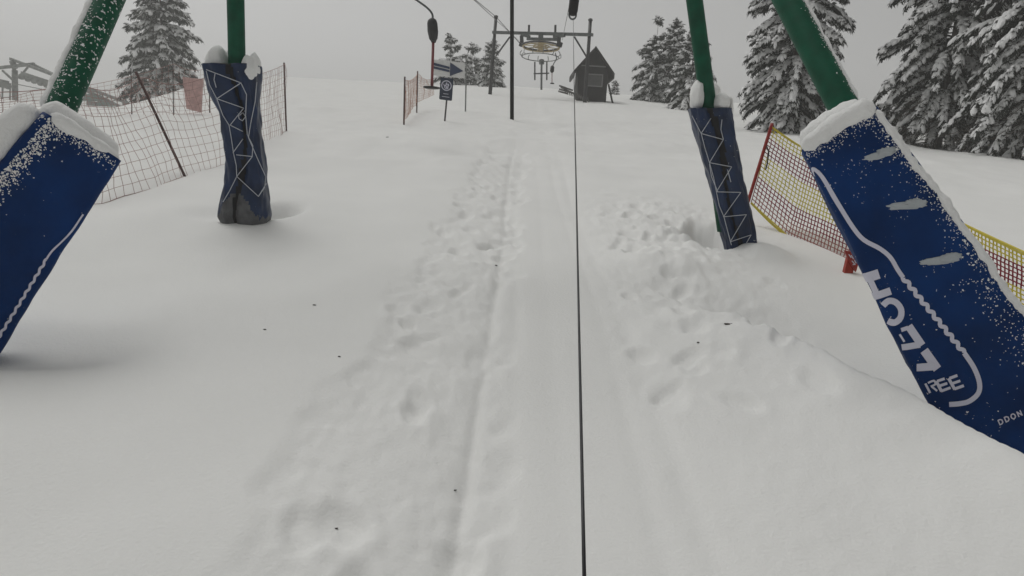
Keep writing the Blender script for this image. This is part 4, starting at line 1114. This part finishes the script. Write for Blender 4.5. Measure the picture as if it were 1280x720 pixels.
# ---------------------------------------------------------------- chairlift terminal far left, in the mist
dC_ = 88.0
cb = GX(19, dC_)
ct = thing('chairlift_tower', cb, 'hazy chairlift tower with ladder and sloping sheave ramp beyond the left net', 'chairlift tower')
k_ = dC_/FPX
mb = MB(); mb.tube([cb-Vector((0, 0, .5)), P(18.5, 88, dC_)], .33, 12); mb.build('mast', 'frost', ct)
mb = MB()
for x in (3, 12.5):
    mb.bar(P(x-1, 150, dC_-.5), P(x+.5, 104, dC_-.5), .14, .14)
for k in range(6): mb.bar(P(3.5, 143-k*7, dC_-.5), P(12.5, 142.5-k*7, dC_-.5), .09, .09)
mb.build('ladder', 'frost', ct, smooth=False)
mb = MB(); mb.bar(P(-50, 90, dC_-.7), P(43, 80, dC_-.7), .34, .34); mb.bar(P(19, 86, dC_-.2), P(15, 76, dC_-.2), .55, .4)
mb.bar(P(3, 88, dC_-.2), P(16, 100, dC_-.2), .2, .2); mb.bar(P(35, 84, dC_-.2), P(23, 98, dC_-.2), .2, .2); mb.build('crossarm', 'frost', ct, smooth=False)
for a, b in (((13, 73.5), (160, 129)), ((40, 80), (152, 134.5))):
    mb = MB(); mb.bar(P(a[0], a[1], dC_), P(b[0], b[1], dC_-6), .30, .30); mb.build('ramp_beam', 'frost', ct, smooth=False)
mb = MB()
for k in range(13):
    t = .12+k*.066; mb.bar(P(lerp(13, 160, t), lerp(73.5, 129, t), dC_-6*t), P(lerp(40, 152, t-.04), lerp(80, 134.5, t-.04), dC_-6*t), .10, .10)
mb.bar(P(156, 126, dC_-6), P(158, 135, dC_-6), .5, .4)
mb.build('lattice', 'frost', ct, smooth=False)
for (xa, ya), (xb, yb) in (((27, 92), (66, 105)), ((-14, 98), (10, 104))):
    mb = MB(); a, b = P(xa, ya, dC_-1.2), P(xb, yb, dC_-2)
    mb.bar(a, b, .5, .3)
    for k in range(6):
        c = a.lerp(b, k/5)-Vector((0, 0, .35)); mb.tube([c+Vector((0, -.12, 0)), c+Vector((0, .12, 0))], .36, 12)
    mb.build('sheave_train', 'frost', ct)
ch = thing('chairlift_chair', P(112, 128, dC_-5), 'frosted chairlift chair with arched cover hanging under the sloping ramp', 'chairlift chair')
mb = MB(); arc = [P(96+k*3.1, 125-9.5*math.sin(math.pi*min(1, (k+.8)/11.5))+k*.35, dC_-5) for k in range(11)]
mb.prism(arc+[P(122, 125.5, dC_-5), P(97, 125.2, dC_-5)], Vector((0, 1.2, 0))); mb.build('cover', 'bluegreen', ch, smooth=False)
mb = MB(); mb.prism([P(120, 133, dC_-5), P(135, 133.5, dC_-5), P(136, 127, dC_-5), P(122, 125.8, dC_-5)], Vector((0, 1.1, 0))); mb.build('seat', 'bluegreen', ch, smooth=False)
mb = MB(); mb.prism([P(108, 135, dC_-5), P(119, 136, dC_-5), P(119, 127, dC_-5), P(108, 126, dC_-5)], Vector((0, 1.0, 0))); mb.build('footrest', 'frost', ch, smooth=False)
mb = MB(); mb.tube([P(128, 118, dC_-5.4), P(127, 126.5, dC_-5)], .09, 6); mb.build('hanger', 'frost', ch)
mb = MB(); mb.tube([P(20, 105, dC_), P(60, 113, dC_-1), P(100, 124, dC_-3)], .05, 5)
o = mb.build('chairlift_rope', 'frost', None, loc=P(60, 113, dC_-1)); tag(o, 'thin hazy chairlift rope below the sloping ramp', 'rope')

# ---------------------------------------------------------------- bark flakes on the snow
rnd = random.Random(3)
FL = [(331, 410, 'pale flake alone on the smooth snow left of the footprints'), (421, 641, 'bark flake in the footprints near the lower frame edge'),
      (906, 436, 'largest dark bark flake, on the trampled snow right of the tow cable'), (393, 379, 'tiny flake on smooth snow below the far left laced pad'),
      (871, 447, 'thin twig bit just left of the largest bark flake'), (484, 175, 'dark speck on the snow below the orange net'),
      (620, 331, 'small bark flake halfway up the footprint track'), (570, 589, 'bark bit beside the ski groove left of the tow cable'),
      (424, 447, 'flake on smooth snow near the left rim of the footprints')]
for k, (x, y, lb_) in enumerate(FL):
    g = FG(x, y); d = dep(g); mb = MB(); s_ = (2.6 if k == 2 else 1.3)*d/FPX
    an = rnd.uniform(-.5, .5)
    ax = (Vector((math.cos(an), math.sin(an), 0)), Vector((-math.sin(an), math.cos(an), 0)), Vector((0, 0, 1)))
    mb.blob(g+Vector((0, 0, .003)), s_*1.6, s_*.9, s_*.5, axes=ax, amp=.6, freq=2, nu=8, nv=5, seed=k)
    if k == 2: mb.blob(g+Vector((s_*2.4, s_, .0)), s_*1.2, s_*.7, s_*.5, axes=ax, amp=.6, freq=2, nu=8, nv=5, seed=k+20)
    o = mb.build('bark_flake', 'flake', None, loc=g); tag(o, lb_, 'bark flake', 'bark flakes on the snow')
